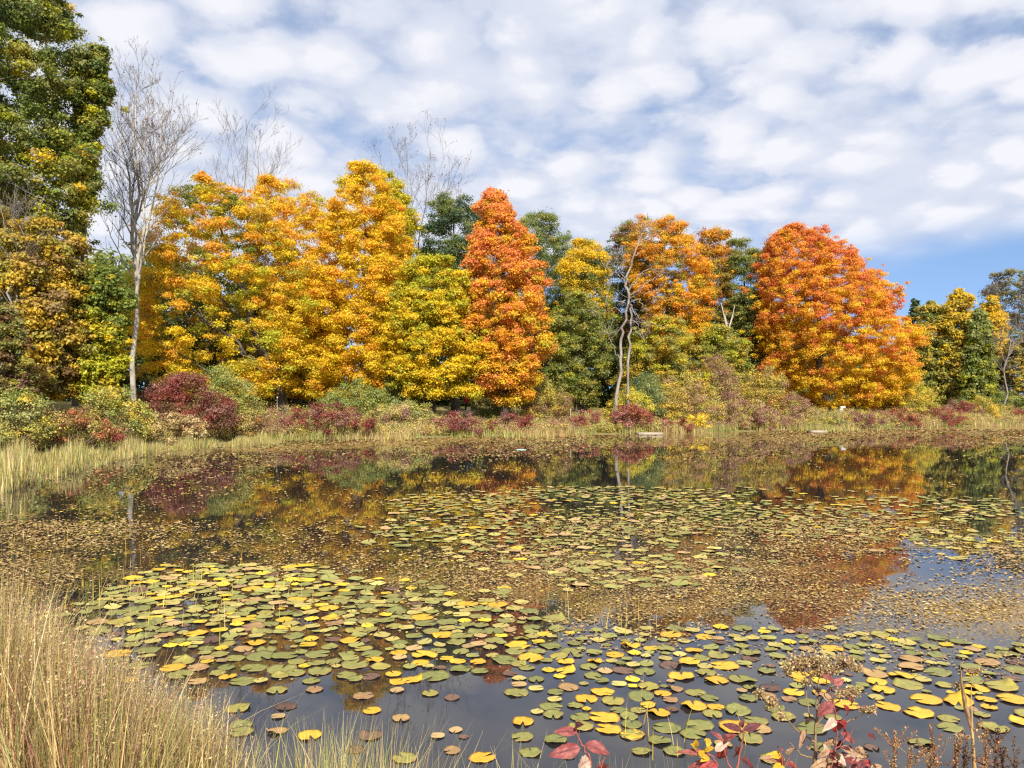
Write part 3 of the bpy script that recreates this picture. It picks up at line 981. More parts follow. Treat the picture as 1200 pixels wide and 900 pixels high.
WINE = [('wine', 2, 0, 0), ('crimson', 1.2, 0, 0), ('mauve', 1.2, 0, 0), ('brown', .7, 0, 0)]
REDS = [('crimson', 2.2, 0, 0), ('wine', 1, 0, 0), ('pink', 1, 0, 0), ('rust', .5, 0, 0)]
OLIV = [('olive', 2, 0, 0), ('sage', 1, 0, 0), ('green', .8, 0, -1), ('gold', .5, 0, 0)]
GREE = [('green', 2, 0, 0), ('sage', 1.2, 0, 0), ('dark', .6, 0, 0), ('olive', .6, 0, 0)]
TANS = [('tan', 1.6, 0, 0), ('mauve', 1, 0, 0), ('olive', 1.2, 0, 0), ('pink', .6, 0, 0)]
GOLD = [('gold', 1.8, 0, 0), ('olive', 1.5, 0, 0), ('lime', .8, 0, 0), ('tan', .8, 0, 0)]
SHRUBS = [
    ('pale olive bush with yellow tips at the left edge above the reeds', -40, 55, 458, 512, OLIV, 6),
    ('rust red low bush rising from the reeds near the left edge', 28, 132, 482, 524, [('crimson', 1.3, 0, 0), ('rust', 1.3, 0, 0), ('tan', 1, 0, 0), ('olive', .8, 0, 0), ('wine', .8, 0, 0)], 1.6),
    ('rounded olive green bush left of the pale spotted trunk', 100, 168, 453, 505, OLIV, 6),
    ('largest dark red bush, in front of the pale spotted trunk', 162, 268, 442, 505, WINE, 5),
    ('olive bush with grey green leaves right of the largest dark red one', 235, 297, 430, 495, [('olive', 1.6, 0, 0), ('sage', 1.6, 0, 0), ('green', 1, 0, 0)], 7),
    ('straw coloured bushy thicket in front of the largest dark red bush', 160, 235, 484, 518, [('straw', 2, 0, 0), ('tan', 1.4, 0, 0), ('rust', .4, 0, 0)], 1.4),
    ('small orange brown bush at the foot of the grey green olive bush', 262, 305, 478, 510, [('rust', 1, 0, 0), ('tan', 1, 0, 0), ('olive', 1.3, 0, 0)], 2.2),
    ('wide dark red bush by the water below the tallest golden maple', 334, 432, 476, 515, WINE, 1.8),
    ('leafy green bush in the shade under the tallest golden maple', 378, 452, 448, 482, GREE, 10),
    ('dark green bush between the golden maple and the lime maple', 440, 505, 440, 480, GREE, 11),
    ('pale green weedy bush beside the tan path end', 430, 505, 468, 498, [('sage', 1.5, 0, 0), ('olive', 1.4, 0, 0), ('straw', .8, 0, 0)], 6),
    ('faded mauve bush with straw stems left of the tan path', 445, 482, 474, 506, [('mauve', 1.2, 0, 0), ('straw', 1.2, 0, 0), ('olive', .6, 0, 0)], 4),
    ('pinkish red bush by the water in front of the walking person', 503, 574, 484, 513, [('crimson', 1.1, 0, 0), ('mauve', 1.3, 0, 0), ('pink', 1.1, 0, 0), ('wine', .7, 0, 0)], 1.8),
    ('round purple red bush standing alone at the water below the red orange maple', 583, 624, 480, 513, [('wine', 1.8, 0, 0), ('mauve', 1.4, 0, 0), ('crimson', .8, 0, 0)], 2.0),
    ('dark glossy green bush right of the walking person', 556, 600, 462, 490, GREE, 11),
    ('brownish bush with a few gold leaves under the right side of the red orange maple', 610, 668, 448, 490, [('brown', 1.3, 0, 0), ('olive', 1.5, 0, 0), ('mauve', .7, 0, 0), ('gold', .5, 0, 0)], 8),
    ('round crimson bush right of the thin wooden stake', 670, 707, 481, 507, REDS, 2.6),
    ('bright crimson bush left of the pale plank at the water', 714, 762, 474, 507, REDS, 1.6),
    ('yellow green bush behind the crimson bush by the pale plank', 712, 762, 456, 492, [('olive', 1.3, 0, 0), ('lime', 1.2, 0, 0), ('gold', 1, 0, 0)], 4.5),
    ('blue green bush at the foot of the dead tree', 730, 778, 438, 478, [('sage', 1.6, 0, 0), ('blue', 1.4, 0, 0), ('green', 1, 0, 0)], 7),
    ('broad tawny bush with yellow and pink leaves behind the pale plank', 760, 842, 446, 500, [('gold', 1.4, 0, 0), ('tan', 1.4, 0, 0), ('pink', .8, 0, 0), ('olive', 1.2, 0, 0)], 5),
    ('low crimson bush right of the pale plank', 762, 812, 490, 507, REDS, 1.2),
    ('small bright yellow bush at the water right of the pale plank', 808, 834, 482, 506, [('yellow', 1, 0, 0), ('gold', 1.4, 0, 0), ('lime', .6, 0, 0)], 1.3),
    ('tall pinkish brown bush under the olive trees', 806, 866, 424, 480, [('mauve', 1.4, 0, 0), ('pink', 1, 0, 0), ('olive', 1.3, 0, 0), ('tan', 1, 0, 0)], 8),
    ('olive gold rounded bush at the left foot of the huge red maple', 866, 926, 434, 482, [('olive', 1.5, 0, 0), ('gold', 1, 0, 0), ('rust', .5, 0, 0), ('mauve', .6, 0, 0)], 6),
    ('greyish tan thicket left of the grassy patch under the huge red maple', 838, 905, 468, 506, TANS, 2.4),
    ('second tan thicket, closest left of the white post', 900, 950, 462, 502, TANS, 4.5),
    ('small dark mauve bush at the water below the greyish tan thicket', 862, 905, 490, 506, [('wine', 1, 0, 0), ('mauve', 1.5, 0, 0)], 1.0),
    ('mauve grey bush by the water right below the white post', 984, 1032, 484, 507, [('mauve', 2, 0, 0), ('tan', .8, 0, 0), ('wine', .6, 0, 0)], 1.8),
    ('pale green weedy bush left of the mauve grey one', 962, 990, 486, 507, [('sage', 1, 0, 0), ('olive', 1, 0, 0), ('tan', .6, 0, 0)], 1.0),
    ('yellow olive bush with arching branches at the right foot of the huge red maple', 1034, 1092, 440, 490, GOLD, 5),
    ('dull red bush below the yellow olive arching one', 1030, 1075, 480, 503, [('crimson', 1.4, 0, 0), ('tan', 1, 0, 0), ('rust', .7, 0, 0)], 1.8),
    ('long crimson bush at the water of the far right bank', 1066, 1128, 476, 502, REDS, 1.8),
    ('dark wine red bush behind the long crimson one', 1108, 1146, 468, 496, WINE, 5),
    ('round yellow bush between two red bushes at far right', 1128, 1166, 466, 495, GOLD, 4),
    ('smaller olive yellow bush near the right edge', 1162, 1186, 474, 494, GOLD, 4),
    ('crimson bush cut by the right edge of the photo', 1172, 1222, 480, 498, REDS, 2.2),
    ('dark green bushes under the far right stand', 1122, 1200, 456, 486, GREE, 9),
]
for k, (lab, x0, x1, top, bot, pal, off) in enumerate(SHRUBS):
    shrub(lab, x0, x1, top, bot, pal, 200 + k, off)


# ------------------------------------------------------------------ grasses
def blades(base, height, width, lean, col, r, seg=3, curl=0.35, az=None):
    """thin bent blades; base (n,3), arrays of height/width/lean"""
    n = len(base)
    az = r.uniform(0, 2 * PI, n) if az is None else az
    dirv = np.stack([np.cos(az), np.sin(az), 0 * az], -1)
    wv = np.stack([-np.sin(az + r.normal(size=n) * .9), np.cos(az + r.normal(size=n) * .9), 0 * az], -1)
    V = []
    for k in range(seg + 1):
        f = k / seg
        c_ = base + np.array([0, 0, 1.0]) * (height * f * (1 - .18 * lean * f))[:, None] + dirv * (height * lean * (f * .35 + curl * f ** 2.2))[:, None]
        w_ = (width * (1 - f ** 1.6 * .93))[:, None]
        V += [c_ - wv * w_, c_ + wv * w_]
    V = np.stack(V, 1)
    m_ = (seg + 1) * 2
    Q = []
    b0 = np.arange(n) * m_
    for k in range(seg):
        Q.append(np.stack([b0 + 2 * k, b0 + 2 * k + 1, b0 + 2 * k + 3, b0 + 2 * k + 2], -1))
    Q = np.stack(Q, 1).reshape(-1, 4)
    return V.reshape(-1, 3), Q, np.repeat(col, seg, axis=0)


def pick(names, w, n, r, jit=.15):
    w = np.array(w, float)
    k = r.choice(len(names), n, p=w / w.sum())
    c_ = np.array([C[q_] for q_ in names])[k]
    return np.clip(c_ * np.exp(r.normal(size=(n, 1)) * jit), 0, .9)


# meadow and bank grass of the far side
r = np.random.default_rng(81)
n = 90000
x = r.uniform(-34, 84, n)
dd = np.where(r.random(n) < .6, r.uniform(-.7, 4, n), r.uniform(2, 15, n))
shal = (np.sin(x * .45) + np.sin(x * .19 + 2) + r.normal(size=n) * .5 > .9) & (r.random(n) < .2)
dd = np.where(shal, -np.abs(r.normal(size=n)) * 3.0, dd)
y = shore_y(x) + dd
pt = np.stack([x, y, np.maximum(ground_z(x, y), -.06)], -1)
patch = np.sin(x * .55) + np.sin(x * .23 + y * .4) + r.normal(size=n) * .6
h = r.uniform(.25, .85, n) * np.where(dd < 1.2, 1.05, .9)
col = np.where((patch > .2)[:, None], pick(['straw', 'olive', 'tan', 'brown', 'pink'], [1.0, 1.6, 1.3, .8, .5], n, r, .25), pick(['olive', 'straw', 'green', 'sage', 'brown'], [1.6, .5, 1.8, 1.2, .6], n, r, .25))
keepg = (dd > 1.0) | (np.sin(x * 1.3) + np.sin(x * .41 + 1) + r.normal(size=n) * .6 > -.2)
pt, col = pt[keepg], col[keepg]
h = h[keepg]
n = len(pt)
V, Q, cc = blades(pt, h, r.uniform(.012, .03, n), r.uniform(.1, .6, n), col, r, 2)
g = link('bank_grass', np_mesh('bank_grass', V, Q, cc), M_GRASS)
tag(g, 'short straw and olive grass covering the far bank', 'grass', kind='stuff')
# tall weeds and low brush mixed through the bank
r = np.random.default_rng(87)
n = 10500
x = np.concatenate([r.uniform(-30, 84, n - 1500), r.uniform(-40, -12, 1500)])
dd = np.abs(r.normal(size=n)) * 4.5 + .5
y = shore_y(x) + dd
cl = np.sin(x * .8 + 1) + np.sin(x * .37 + y * .3) + r.normal(size=n) * .5
gz_ = ground_z(x, y)
hgt = r.uniform(.1, 1.0, n) * np.interp(dd, [0, 2, 8], [.5, 1.05, 1.5])
hgt = np.where((x > -13) & (x < 22) & (dd > .8), hgt * .55, hgt)
hgt = np.where((x > -9.5) & (x < -2.0) & (y > 69), hgt * .25, hgt)
ctr = np.stack([x, y, gz_ + hgt], -1)
rcw = r.uniform(.16, .42, n)
kk = np.where(cl > .6, 0, np.where(cl > -.5, 1, 2))
sets = [[('straw', 1.6, 0, 0), ('tan', 1.4, 0, 0), ('olive', .8, 0, 0)], [('olive', 1.6, 0, 0), ('sage', 1.2, 0, 0), ('gold', .6, 0, 0), ('straw', .8, 0, 0)], [('mauve', 1.2, 0, 0), ('tan', 1.2, 0, 0), ('olive', 1, 0, 0), ('pink', .6, 0, 0)]]
cc = np.zeros((n, 3))
for q_ in range(3):
    mk = kk == q_
    cc[mk] = choose_colours(sets[q_], r.random(mk.sum()), r.random(mk.sum()), r)
V, Q, col, _ = foliage(ctr, rcw, 1.2, 60, .05, cc, r, up=.2)
g = link('bank_weeds', np_mesh('bank_weeds', V, Q, col), M_SHRUB)
tag(g, 'tangle of faded knee high weeds between the shrubs of the far bank', 'weeds', kind='stuff')
# reeds at left standing in the shallows
r = np.random.default_rng(82)
n = 19000
px = r.uniform(-40, 330, n)
far = np.interp(px, [-40, 0, 100, 200, 330], [524, 526, 522, 518, 516])
nearp = np.interp(px, [-40, 0, 60, 120, 200, 330], [588, 580, 562, 545, 528, 520])
py = far + (nearp - far) * r.random(n) ** 1.5
rr_ = np.array([atZ(a_, b_, 0) for a_, b_ in zip(px, py)])
h = r.uniform(.35, .95, n) * np.interp(px, [0, 120, 330], [1.15, .9, .6])
h = h * (.75 + .35 * np.sin(px * .09) + .25 * np.sin(px * .23 + py * .4))
h = np.clip(h, .12, 1.2)
tall = r.random(n) < .05
h = np.where(tall, h * 1.5, h)
col = pick(['straw', 'olive', 'green', 'tan', 'brown', 'sage'], [1.2, 1.6, .9, 1.3, .8, .8], n, r, .25)
rr_[:, 2] = -.05
V, Q, cc = blades(rr_, h, r.uniform(.008, .02, n), r.uniform(.03, .4, n), col, r, 3)
g = link('reeds', np_mesh('reeds', V, Q, cc), M_GRASS)
tag(g, 'straw and green reeds in the shallows along the left bank', 'reeds', kind='stuff')

# the tall dry grass of the near bank, in tussocks that fan outwards
r = np.random.default_rng(83)
nt_ = 150
tpx = r.uniform(-70, 268, nt_)
tY = r.uniform(3.3, 5.7, nt_)
tsc = r.uniform(.72, 1.12, nt_)
n = 10500
w_t = r.uniform(.3, 1.6, nt_)
ti = r.choice(nt_, n, p=w_t / w_t.sum())
xw = (tpx[ti] - 600) / F * tY[ti] + r.normal(size=n) * .085
Yd = tY[ti] + r.normal(size=n) * .085
az_g = np.arctan2(Yd - tY[ti], xw - (tpx[ti] - 600) / F * tY[ti]) + r.normal(size=n) * .6
px = 600 + xw / Yd * F
env = np.interp(px, [-60, 0, 50, 100, 150, 200, 245, 275, 300], [655, 672, 690, 735, 765, 790, 806, 850, 880])
topy = env + np.abs(r.normal(size=n)) * 70 - 12 + (1 - tsc[ti]) * 150 - 30 * (r.random(n) < .02)
gz = ground_z(xw, Yd)
ztop = CAM_H - (topy - 476) / F * Yd
h = np.clip(ztop - gz, .25, 1.75)
base = np.stack([xw, Yd, gz - .02], -1)
zone = np.sin(ti * 1.7) * 1.2 + r.normal(size=n) * .6
col = np.where((zone > 0)[:, None], pick(['hay', 'straw', 'tan', 'olive', 'sage'], [1.1, 1.6, 1.6, 1.2, 1.2], n, r, .28), pick(['hay', 'tan', 'sage', 'brown', 'rust', 'pink'], [.8, 1.8, .8, 1.0, .6, 1.0], n, r, .25))
V, Q, cc = blades(base, h, r.uniform(.0012, .0040, n), np.abs(r.normal(size=n)) * .30 + .04 + .8 * (r.random(n) < .02), col, r, 5, az=az_g)
nb = 1100
pb = r.uniform(-60, 285, nb)
Yb = r.uniform(3.3, 5.6, nb)
envb = np.interp(pb, [-60, 0, 50, 100, 150, 200, 245, 275, 300], [650, 668, 700, 745, 775, 790, 800, 845, 880])
xb = (pb - 600) / F * Yb
gb = ground_z(xb, Yb)
hb_ = np.clip(CAM_H - (envb + np.abs(r.normal(size=nb)) * 80 - 15 - 476) / F * Yb - gb, .3, 1.75)
v3, q3, c3 = blades(np.stack([xb, Yb, gb - .02], -1), hb_, r.uniform(.003, .0062, nb), np.abs(r.normal(size=nb)) * .35 + .05, pick(['hay', 'sage', 'lime', 'straw'], [2.4, 1.2, .5, 1.5], nb, r, .2), r, 6)
V, Q = join([(V, Q), (v3, q3)])
cc = np.concatenate([cc, c3])
# feathery seed heads: tiny side spikelets along the upper third of many stems
k = 2600
idx = r.choice(n, k)
hp = base[idx] + np.stack([r.normal(size=k) * .07, r.normal(size=k) * .07, h[idx] * r.uniform(.82, 1.0, k)], -1)
m_ = 9
P = np.repeat(hp, m_, 0) + np.stack([r.normal(size=k * m_) * .016, r.normal(size=k * m_) * .016, r.uniform(-.10, .06, k * m_)], -1)
sv, sq = leaf_quads(P, unit(r.normal(size=(k * m_, 3))), r.uniform(.004, .010, k * m_), r, .45)
sc = np.repeat(pick(['tan', 'mauve', 'straw', 'pink'], [2, 1, 1.5, .5], k, r), m_, 0)
V2, Q2 = join([(V, Q), (sv, sq)])
g = link('tall_grass', np_mesh('tall_grass', V2, Q2, np.concatenate([cc, sc])), M_GRASS)
tag(g, 'tall dry straw grass with feathery heads on the near left bank', 'grass', kind='stuff')

# thin sedge at the bottom, and single wisps over the water
r = np.random.default_rng(84)
n = 1500
px = np.concatenate([r.normal(400, 48, 520), r.uniform(255, 540, 190), r.uniform(540, 760, 130), r.uniform(760, 1200, 110)])
n = len(px)
Yd = r.uniform(3.0, 4.0, n)
env = np.interp(px, [255, 300, 360, 400, 440, 520, 600, 760, 1200], [835, 850, 845, 838, 845, 872, 865, 880, 893])
topy = env + r.exponential(26, n) - 16
xw = (px - 600) / F * Yd
gz = ground_z(xw, Yd)
h = np.clip((CAM_H - (topy - 476) / F * Yd) - gz, .2, 1.4)
col = pick(['straw', 'sage', 'olive', 'lime', 'tan'], [2, 1.3, 1.2, .4, 1], n, r, .2)
V, Q, cc = blades(np.stack([xw, Yd, gz - .02], -1), h, r.uniform(.0012, .0038, n), np.abs(r.normal(size=n)) * .4 + .05, col, r, 6)
g = link('sedge', np_mesh('sedge', V, Q, cc), M_GRASS)
tag(g, 'thin pale sedge blades bending along the bottom of the near bank', 'sedge', kind='stuff')
# rush stems standing in the lily bed
r = np.random.default_rng(85)
spots = []
for cx_, cy_, sx_, sy_, k in ((115, 700, 60, 25, 90), (230, 705, 45, 28, 40), (320, 700, 25, 20, 12), (690, 735, 45, 14, 34), (640, 700, 25, 8, 8), (60, 640, 60, 20, 40), (780, 870, 60, 15, 14)):
    spots += [(r.normal(cx_, sx_), r.normal(cy_, sy_)) for _ in range(k)]
pt = np.array([atZ(a_, max(560, b_), -.03) for a_, b_ in spots])
n = len(pt)
V, Q, cc = blades(pt, r.uniform(.15, .48, n), r.uniform(.002, .0045, n), r.uniform(.02, .5, n), pick(['straw', 'gold', 'lime', 'tan'], [2, 1, .8, 1], n, r), r, 4)
g = link('rushes', np_mesh('rushes', V, Q, cc), M_GRASS)
tag(g, 'sparse yellow rush stems standing in the water among lily pads', 'rushes', kind='stuff')

# ------------------------------------------------------------------ floating litter (uncountable flecks)
r = np.random.default_rng(86)


def flecks(n_try, lo, hi, size_px, cols, wts):
    px = r.uniform(-60, 1260, n_try)
    py = r.uniform(lo, hi, n_try)
    # even density on the water, not in the picture
    Dw = CAM_H * F / (py - 476.0)
    wgt = (Dw / Dw.max()) ** 1.6
    cl = np.sin(px * .021 + py * .05) * .5 + np.sin(px * .008 - py * .09) * .5
    keep = (r.random(n_try) < mat_cover(px, py) * np.clip(1 + 1.0 * cl + .5 * np.sin(px * .06 + py * .21) * np.sin(px * .017 - py * .12), .06, 2.0)) & (r.random(n_try) < np.maximum(wgt, .35))
    px, py = px[keep], py[keep]
    P = np.array([atZ(a_, b_, 0.004) for a_, b_ in zip(px, py)])
    ok = (ground_z(P[:, 0], P[:, 1]) < -.02)
    P, py = P[ok], py[ok]
    n_ = len(P)
    s_ = size_px * r.uniform(.5, 1.5, n_) * P[:, 1] / F
    P[:, 2] += r.uniform(0, .004, n_)
    nr = unit(np.stack([r.normal(size=n_) * .10, r.normal(size=n_) * .10, np.ones(n_)], -1))
    V_, Q_ = leaf_quads(P, nr, s_, r, .55)
    V_[:, 2] = np.maximum(V_[:, 2], .003)
    return V_, Q_, pick(cols, wts, n_, r, .14)


A1 = flecks(170000, 610, 800, 2.5, ['drift', 'tan', 'brown', 'straw', 'gold'], [3.2, 1.6, .9, .3, .15])
A2 = flecks(90000, 532, 625, 2.4, ['drift', 'tan', 'brown', 'olive', 'gold'], [3, 1.4, 1.2, .4, .15])
A3 = flecks(60000, 503, 536, 2.2, ['brown', 'drift', 'rust', 'olive', 'tan'], [1.4, 2.6, .5, .4, .8])
V, Q = join([(A1[0], A1[1]), (A2[0], A2[1]), (A3[0], A3[1])])
g = link('floating_leaf_litter', np_mesh('floating_leaf_litter', V, Q, np.concatenate([A1[2], A2[2], A3[2]])), M_LITTER)
tag(g, 'brown and tan flecks of weed and leaves floating on the pond', 'leaf litter', kind='stuff')


# ------------------------------------------------------------------ lily pads
def pad_material(name, c1, c2, edge, rough=.38, vein=.12):
    m, t, out = new_mat(name)
    tcn = N(t, 'ShaderNodeTexCoord')
    oi = N(t, 'ShaderNodeObjectInfo')
    s_ = N(t, 'ShaderNodeSeparateXYZ')
    t.links.new(tcn.outputs['Object'], s_.inputs[0])
    ang = math_node(t, 'ARCTAN2', s_.outputs['Y'], s_.outputs['X'])
    rad = math_node(t, 'SQRT', math_node(t, 'ADD', math_node(t, 'MULTIPLY', s_.outputs['X'], s_.outputs['X']), math_node(t, 'MULTIPLY', s_.outputs['Y'], s_.outputs['Y'])))
    ve = math_node(t, 'POWER', math_node(t, 'ABSOLUTE', math_node(t, 'SINE', math_node(t, 'MULTIPLY', ang, 9.0))), .35)
    add = N(t, 'ShaderNodeVectorMath', operation='ADD')
    t.links.new(tcn.outputs['Object'], add.inputs[0])
    t.links.new(oi.outputs['Location'], add.inputs[1])
    n1 = noise(t, add.outputs[0], 2.6, 4, .6)
    n2 = noise(t, add.outputs[0], 9.0, 3, .6)
    c_ = mixcol(t, maprange(t, math_node(t, 'ADD', n1.outputs[0], math_node(t, 'MULTIPLY', math_node(t, 'SUBTRACT', oi.outputs['Random'], .5), .35)), .36, .64), c1, c2)
    c_ = mixcol(t, math_node(t, 'MULTIPLY', math_node(t, 'SUBTRACT', 1.0, ve), vein), c_, tuple(min(1, x * 1.6) for x in c1))
    rim = maprange(t, math_node(t, 'ADD', rad, math_node(t, 'MULTIPLY', math_node(t, 'SUBTRACT', n2.outputs[0], .5), .5)), .84, 1.04)
    c_ = mixcol(t, rim, c_, edge)
    spot = maprange(t, n2.outputs[0], .62, .70)
    c_ = mixcol(t, math_node(t, 'MULTIPLY', spot, .7), c_, (.14, .07, .03))
    p = N(t, 'ShaderNodeBsdfPrincipled')
    p.inputs['Roughness'].default_value = rough
    p.inputs['Specular IOR Level'].default_value = .5
    t.links.new(c_, p.inputs['Base Color'])
    b = N(t, 'ShaderNodeBump')
    b.inputs['Strength'].default_value = .25
    b.inputs['Distance'].default_value = .02
    t.links.new(n2.outputs[0], b.inputs['Height'])
    t.links.new(b.outputs[0], p.inputs['Normal'])
    t.links.new(p.outputs[0], out.inputs[0])
    return m


PADM = dict(
    green=pad_material('green_pad', (.175, .185, .045), (.25, .235, .055), (.20, .14, .05)),
    olive=pad_material('olive_pad', (.23, .22, .055), (.35, .29, .05), (.27, .15, .05)),
    yellow=pad_material('yellow_pad', (.60, .34, .02), (.66, .42, .03), (.42, .18, .03)),
    brown=pad_material('brown_pad', (.30, .17, .07), (.42, .26, .09), (.20, .10, .05), .5),
    purple=pad_material('purple_pad', (.10, .05, .035), (.17, .095, .06), (.08, .04, .03), .4))


def pad_mesh(r, rings=4, seg=26, curl=0.0, wave=.02, notch=.20, thick=.02):
    """unit-radius pad: a disc with one radial cleft, slightly wavy, with thickness"""
    ang = np.linspace(notch, 2 * PI - notch, seg)
    out_ = 1 + .035 * np.sin(ang * 2 + r.uniform(0, 6)) + .02 * np.sin(ang * 5 + r.uniform(0, 6)) + .012 * r.normal(size=seg)
    out_[0] *= .96
    out_[-1] *= .96
    fr = np.linspace(0, 1, rings + 1)[1:]
    ph = r.uniform(0, 6.28)
    ca = r.uniform(.6, 5.6)
    V = [(0.06, 0, 0)]
    for f in fr:
        for k, a_ in enumerate(ang):
            rad = f * out_[k]
            z = wave * f ** 2 * math.sin(3 * a_ + ph) + wave * .8 * f ** 3 * math.sin(7 * a_ + ph * 2) + .015 * f ** 4
            lift = max(0, math.cos(a_ - ca)) ** 6 * max(0, f - .35)
            z += curl * lift * 1.3
            rad *= 1 - curl * lift * .8
            V.append((rad * math.cos(a_), rad * math.sin(a_), z))
    n_top = len(V)
    V = np.array(V)
    V2 = V.copy()
    V2[:, 2] -= thick
    tri, quad = [], []
    for k in range(seg - 1):
        tri.append((0, 1 + k, 2 + k))
        tri.append((n_top, n_top + 2 + k, n_top + 1 + k))
    for l in range(rings - 1):
        for k in range(seg - 1):
            a_ = 1 + l * seg + k
            quad.append((a_, a_ + seg, a_ + seg + 1, a_ + 1))
            quad.append((n_top + a_, n_top + a_ + 1, n_top + a_ + seg + 1, n_top + a_ + seg))
    o_ = 1 + (rings - 1) * seg
    for k in range(seg - 1):
        quad.append((o_ + k, n_top + o_ + k, n_top + o_ + k + 1, o_ + k + 1))
    ends = [0] + [1 + l * seg for l in range(rings)]
    ends2 = [0] + [seg + l * seg for l in range(rings)]
    for k in range(rings):
        quad.append((ends[k], n_top + ends[k], n_top + ends[k + 1], ends[k + 1]))
        quad.append((ends2[k + 1], n_top + ends2[k + 1], n_top + ends2[k], ends2[k]))
    return np.concatenate([V, V2]), [np.array(tri), np.array(quad)]


r = np.random.default_rng(91)
PADS = {}
for cname in PADM:
    PADS[cname] = []
    for k in range(6):
        V, Fc = pad_mesh(r, curl=[0, 0, .1, .18, .30, .50][k] if cname in ('yellow', 'brown', 'olive') else [0, 0, 0, .1, .18, .32][k], wave=r.uniform(.012, .05), notch=r.uniform(.05, .22))
        me = np_mesh('lily_pad', V, Fc, smooth=True)
        me.materials.append(PADM[cname])
        PADS[cname].append(me)


def inside(px, py, poly):
    c_ = False
    n_ = len(poly)
    for k in range(n_):
        x1, y1 = poly[k]
        x2, y2 = poly[(k + 1) % n_]
        if (y1 > py) != (y2 > py) and px < (x2 - x1) * (py - y1) / (y2 - y1) + x1:
            c_ = not c_
    return c_


BED = [(118, 700), (150, 680), (235, 662), (330, 662), (420, 690), (520, 698), (600, 712), (655, 735), (640, 770), (560, 785), (470, 800), (330, 800), (250, 800), (180, 790), (125, 750)]
RIGHT = [(610, 738), (690, 742), (760, 735), (860, 742), (990, 740), (1100, 755), (1215, 765), (1215, 850), (1120, 838), (1040, 818), (960, 835), (900, 862), (800, 868), (700, 862), (600, 800)]
SPARSE = [(240, 800), (620, 790), (700, 860), (900, 860), (1010, 830), (1215, 850), (1215, 890), (900, 895), (450, 895), (270, 860)]
FIELD = [(455, 640), (430, 610), (520, 582), (640, 570), (800, 574), (900, 584), (1000, 588), (1100, 586), (1215, 594), (1215, 648), (1060, 640), (960, 628), (880, 640), (800, 682), (720, 692), (620, 672), (520, 655)]
placed = []


def dart(poly, tries, rmin, rmax, gap, region):
    xs_ = [q_[0] for q_ in poly]
    ys_ = [q_[1] for q_ in poly]
    corners = np.array([atZ(a_, b_, 0) for a_, b_ in poly])
    x0, x1, y0, y1 = corners[:, 0].min(), corners[:, 0].max(), corners[:, 1].min(), corners[:, 1].max()
    for _ in range(tries):
        wx_, wy_ = r.uniform(x0, x1), r.uniform(y0, y1)
        px_, py_ = project(wx_, wy_, 0.0)
        if not inside(px_ + r.normal() * 22, py_ + r.normal() * 7, poly):
            continue
        if region == 'field' and math.sin(wx_ * .9 + wy_ * .5) + math.sin(wx_ * .37 - wy_ * 1.1) + r.normal() * .9 < -.7:
            continue
        rad = r.uniform(rmin, rmax) * (r.uniform(.5, .85) if r.random() < .3 else 1)
        if any((wx_ - q_[0]) ** 2 + (wy_ - q_[1]) ** 2 < ((rad + q_[2]) * gap) ** 2 for q_ in placed if abs(wy_ - q_[1]) < .6):
            continue
        placed.append((wx_, wy_, rad, region, px_, py_))


# a few pads read off the photograph one by one (pixel, half width in pixels, colour)
HAND = [(565, 888, 15, 'yellow'), (613, 846, 14, 'yellow'), (713, 855, 15, 'yellow'), (741, 861, 14, 'yellow'), (687, 819, 14, 'yellow'), (706, 811, 14, 'yellow'),
        (363, 862, 15, 'yellow'), (740, 862, 14, 'olive'), (781, 853, 17, 'green'), (813, 828, 15, 'yellow'), (760, 827, 10, 'yellow'), (772, 836, 13, 'yellow'),
        (648, 838, 12, 'olive'), (680, 841, 12, 'green'), (737, 840, 11, 'green'), (740, 849, 13, 'green'), (820, 850, 16, 'green'), (812, 860, 15, 'green'),
        (773, 868, 14, 'green'), (752, 881, 12, 'olive'), (790, 881, 13, 'green'), (622, 882, 13, 'green'), (612, 864, 13, 'olive'), (534, 856, 8, 'brown'), (513, 863, 8, 'brown'), (530, 880, 10, 'brown'),
        (280, 830, 15, 'olive'), (283, 850, 13, 'green'), (283, 858, 14, 'green'), (474, 889, 14, 'olive'), (326, 840, 8, 'brown'), (325, 857, 12, 'brown'), (605, 812, 14, 'olive'),
        (1123, 822, 18, 'yellow'), (1085, 820, 17, 'yellow'), (1113, 853, 14, 'green'), (1040, 828, 14, 'yellow'), (1187, 820, 17, 'yellow'), (1173, 805, 18, 'olive'), (930, 812, 12, 'yellow'),
        (905, 890, 14, 'olive'), (815, 812, 12, 'olive'), (436, 833, 11, 'yellow'), (470, 842, 11, 'brown'), (504, 813, 10, 'olive'), (865, 833, 15, 'green'), (885, 845, 14, 'olive')]
hand_col = {}
for (hx, hy, hw_, hc) in HAND:
    w_ = atZ(hx, hy, 0)
    hand_col[len(placed)] = hc
    placed.append((w_[0], w_[1], hw_ * w_[1] / F * 1.02, 'hand', hx, hy))
dart(BED, 3600, .08, .15, .76, 'bed')
n_bed = len(placed)
dart(RIGHT, 1800, .065, .135, .90, 'right')
dart(SPARSE, 60, .06, .10, 1.3, 'sparse')
n_solo = len(placed)
dart(FIELD, 7500, .07, .15, .90, 'field')
print('PADS individual candidates', n_solo, 'bed', n_bed, 'all', len(placed))

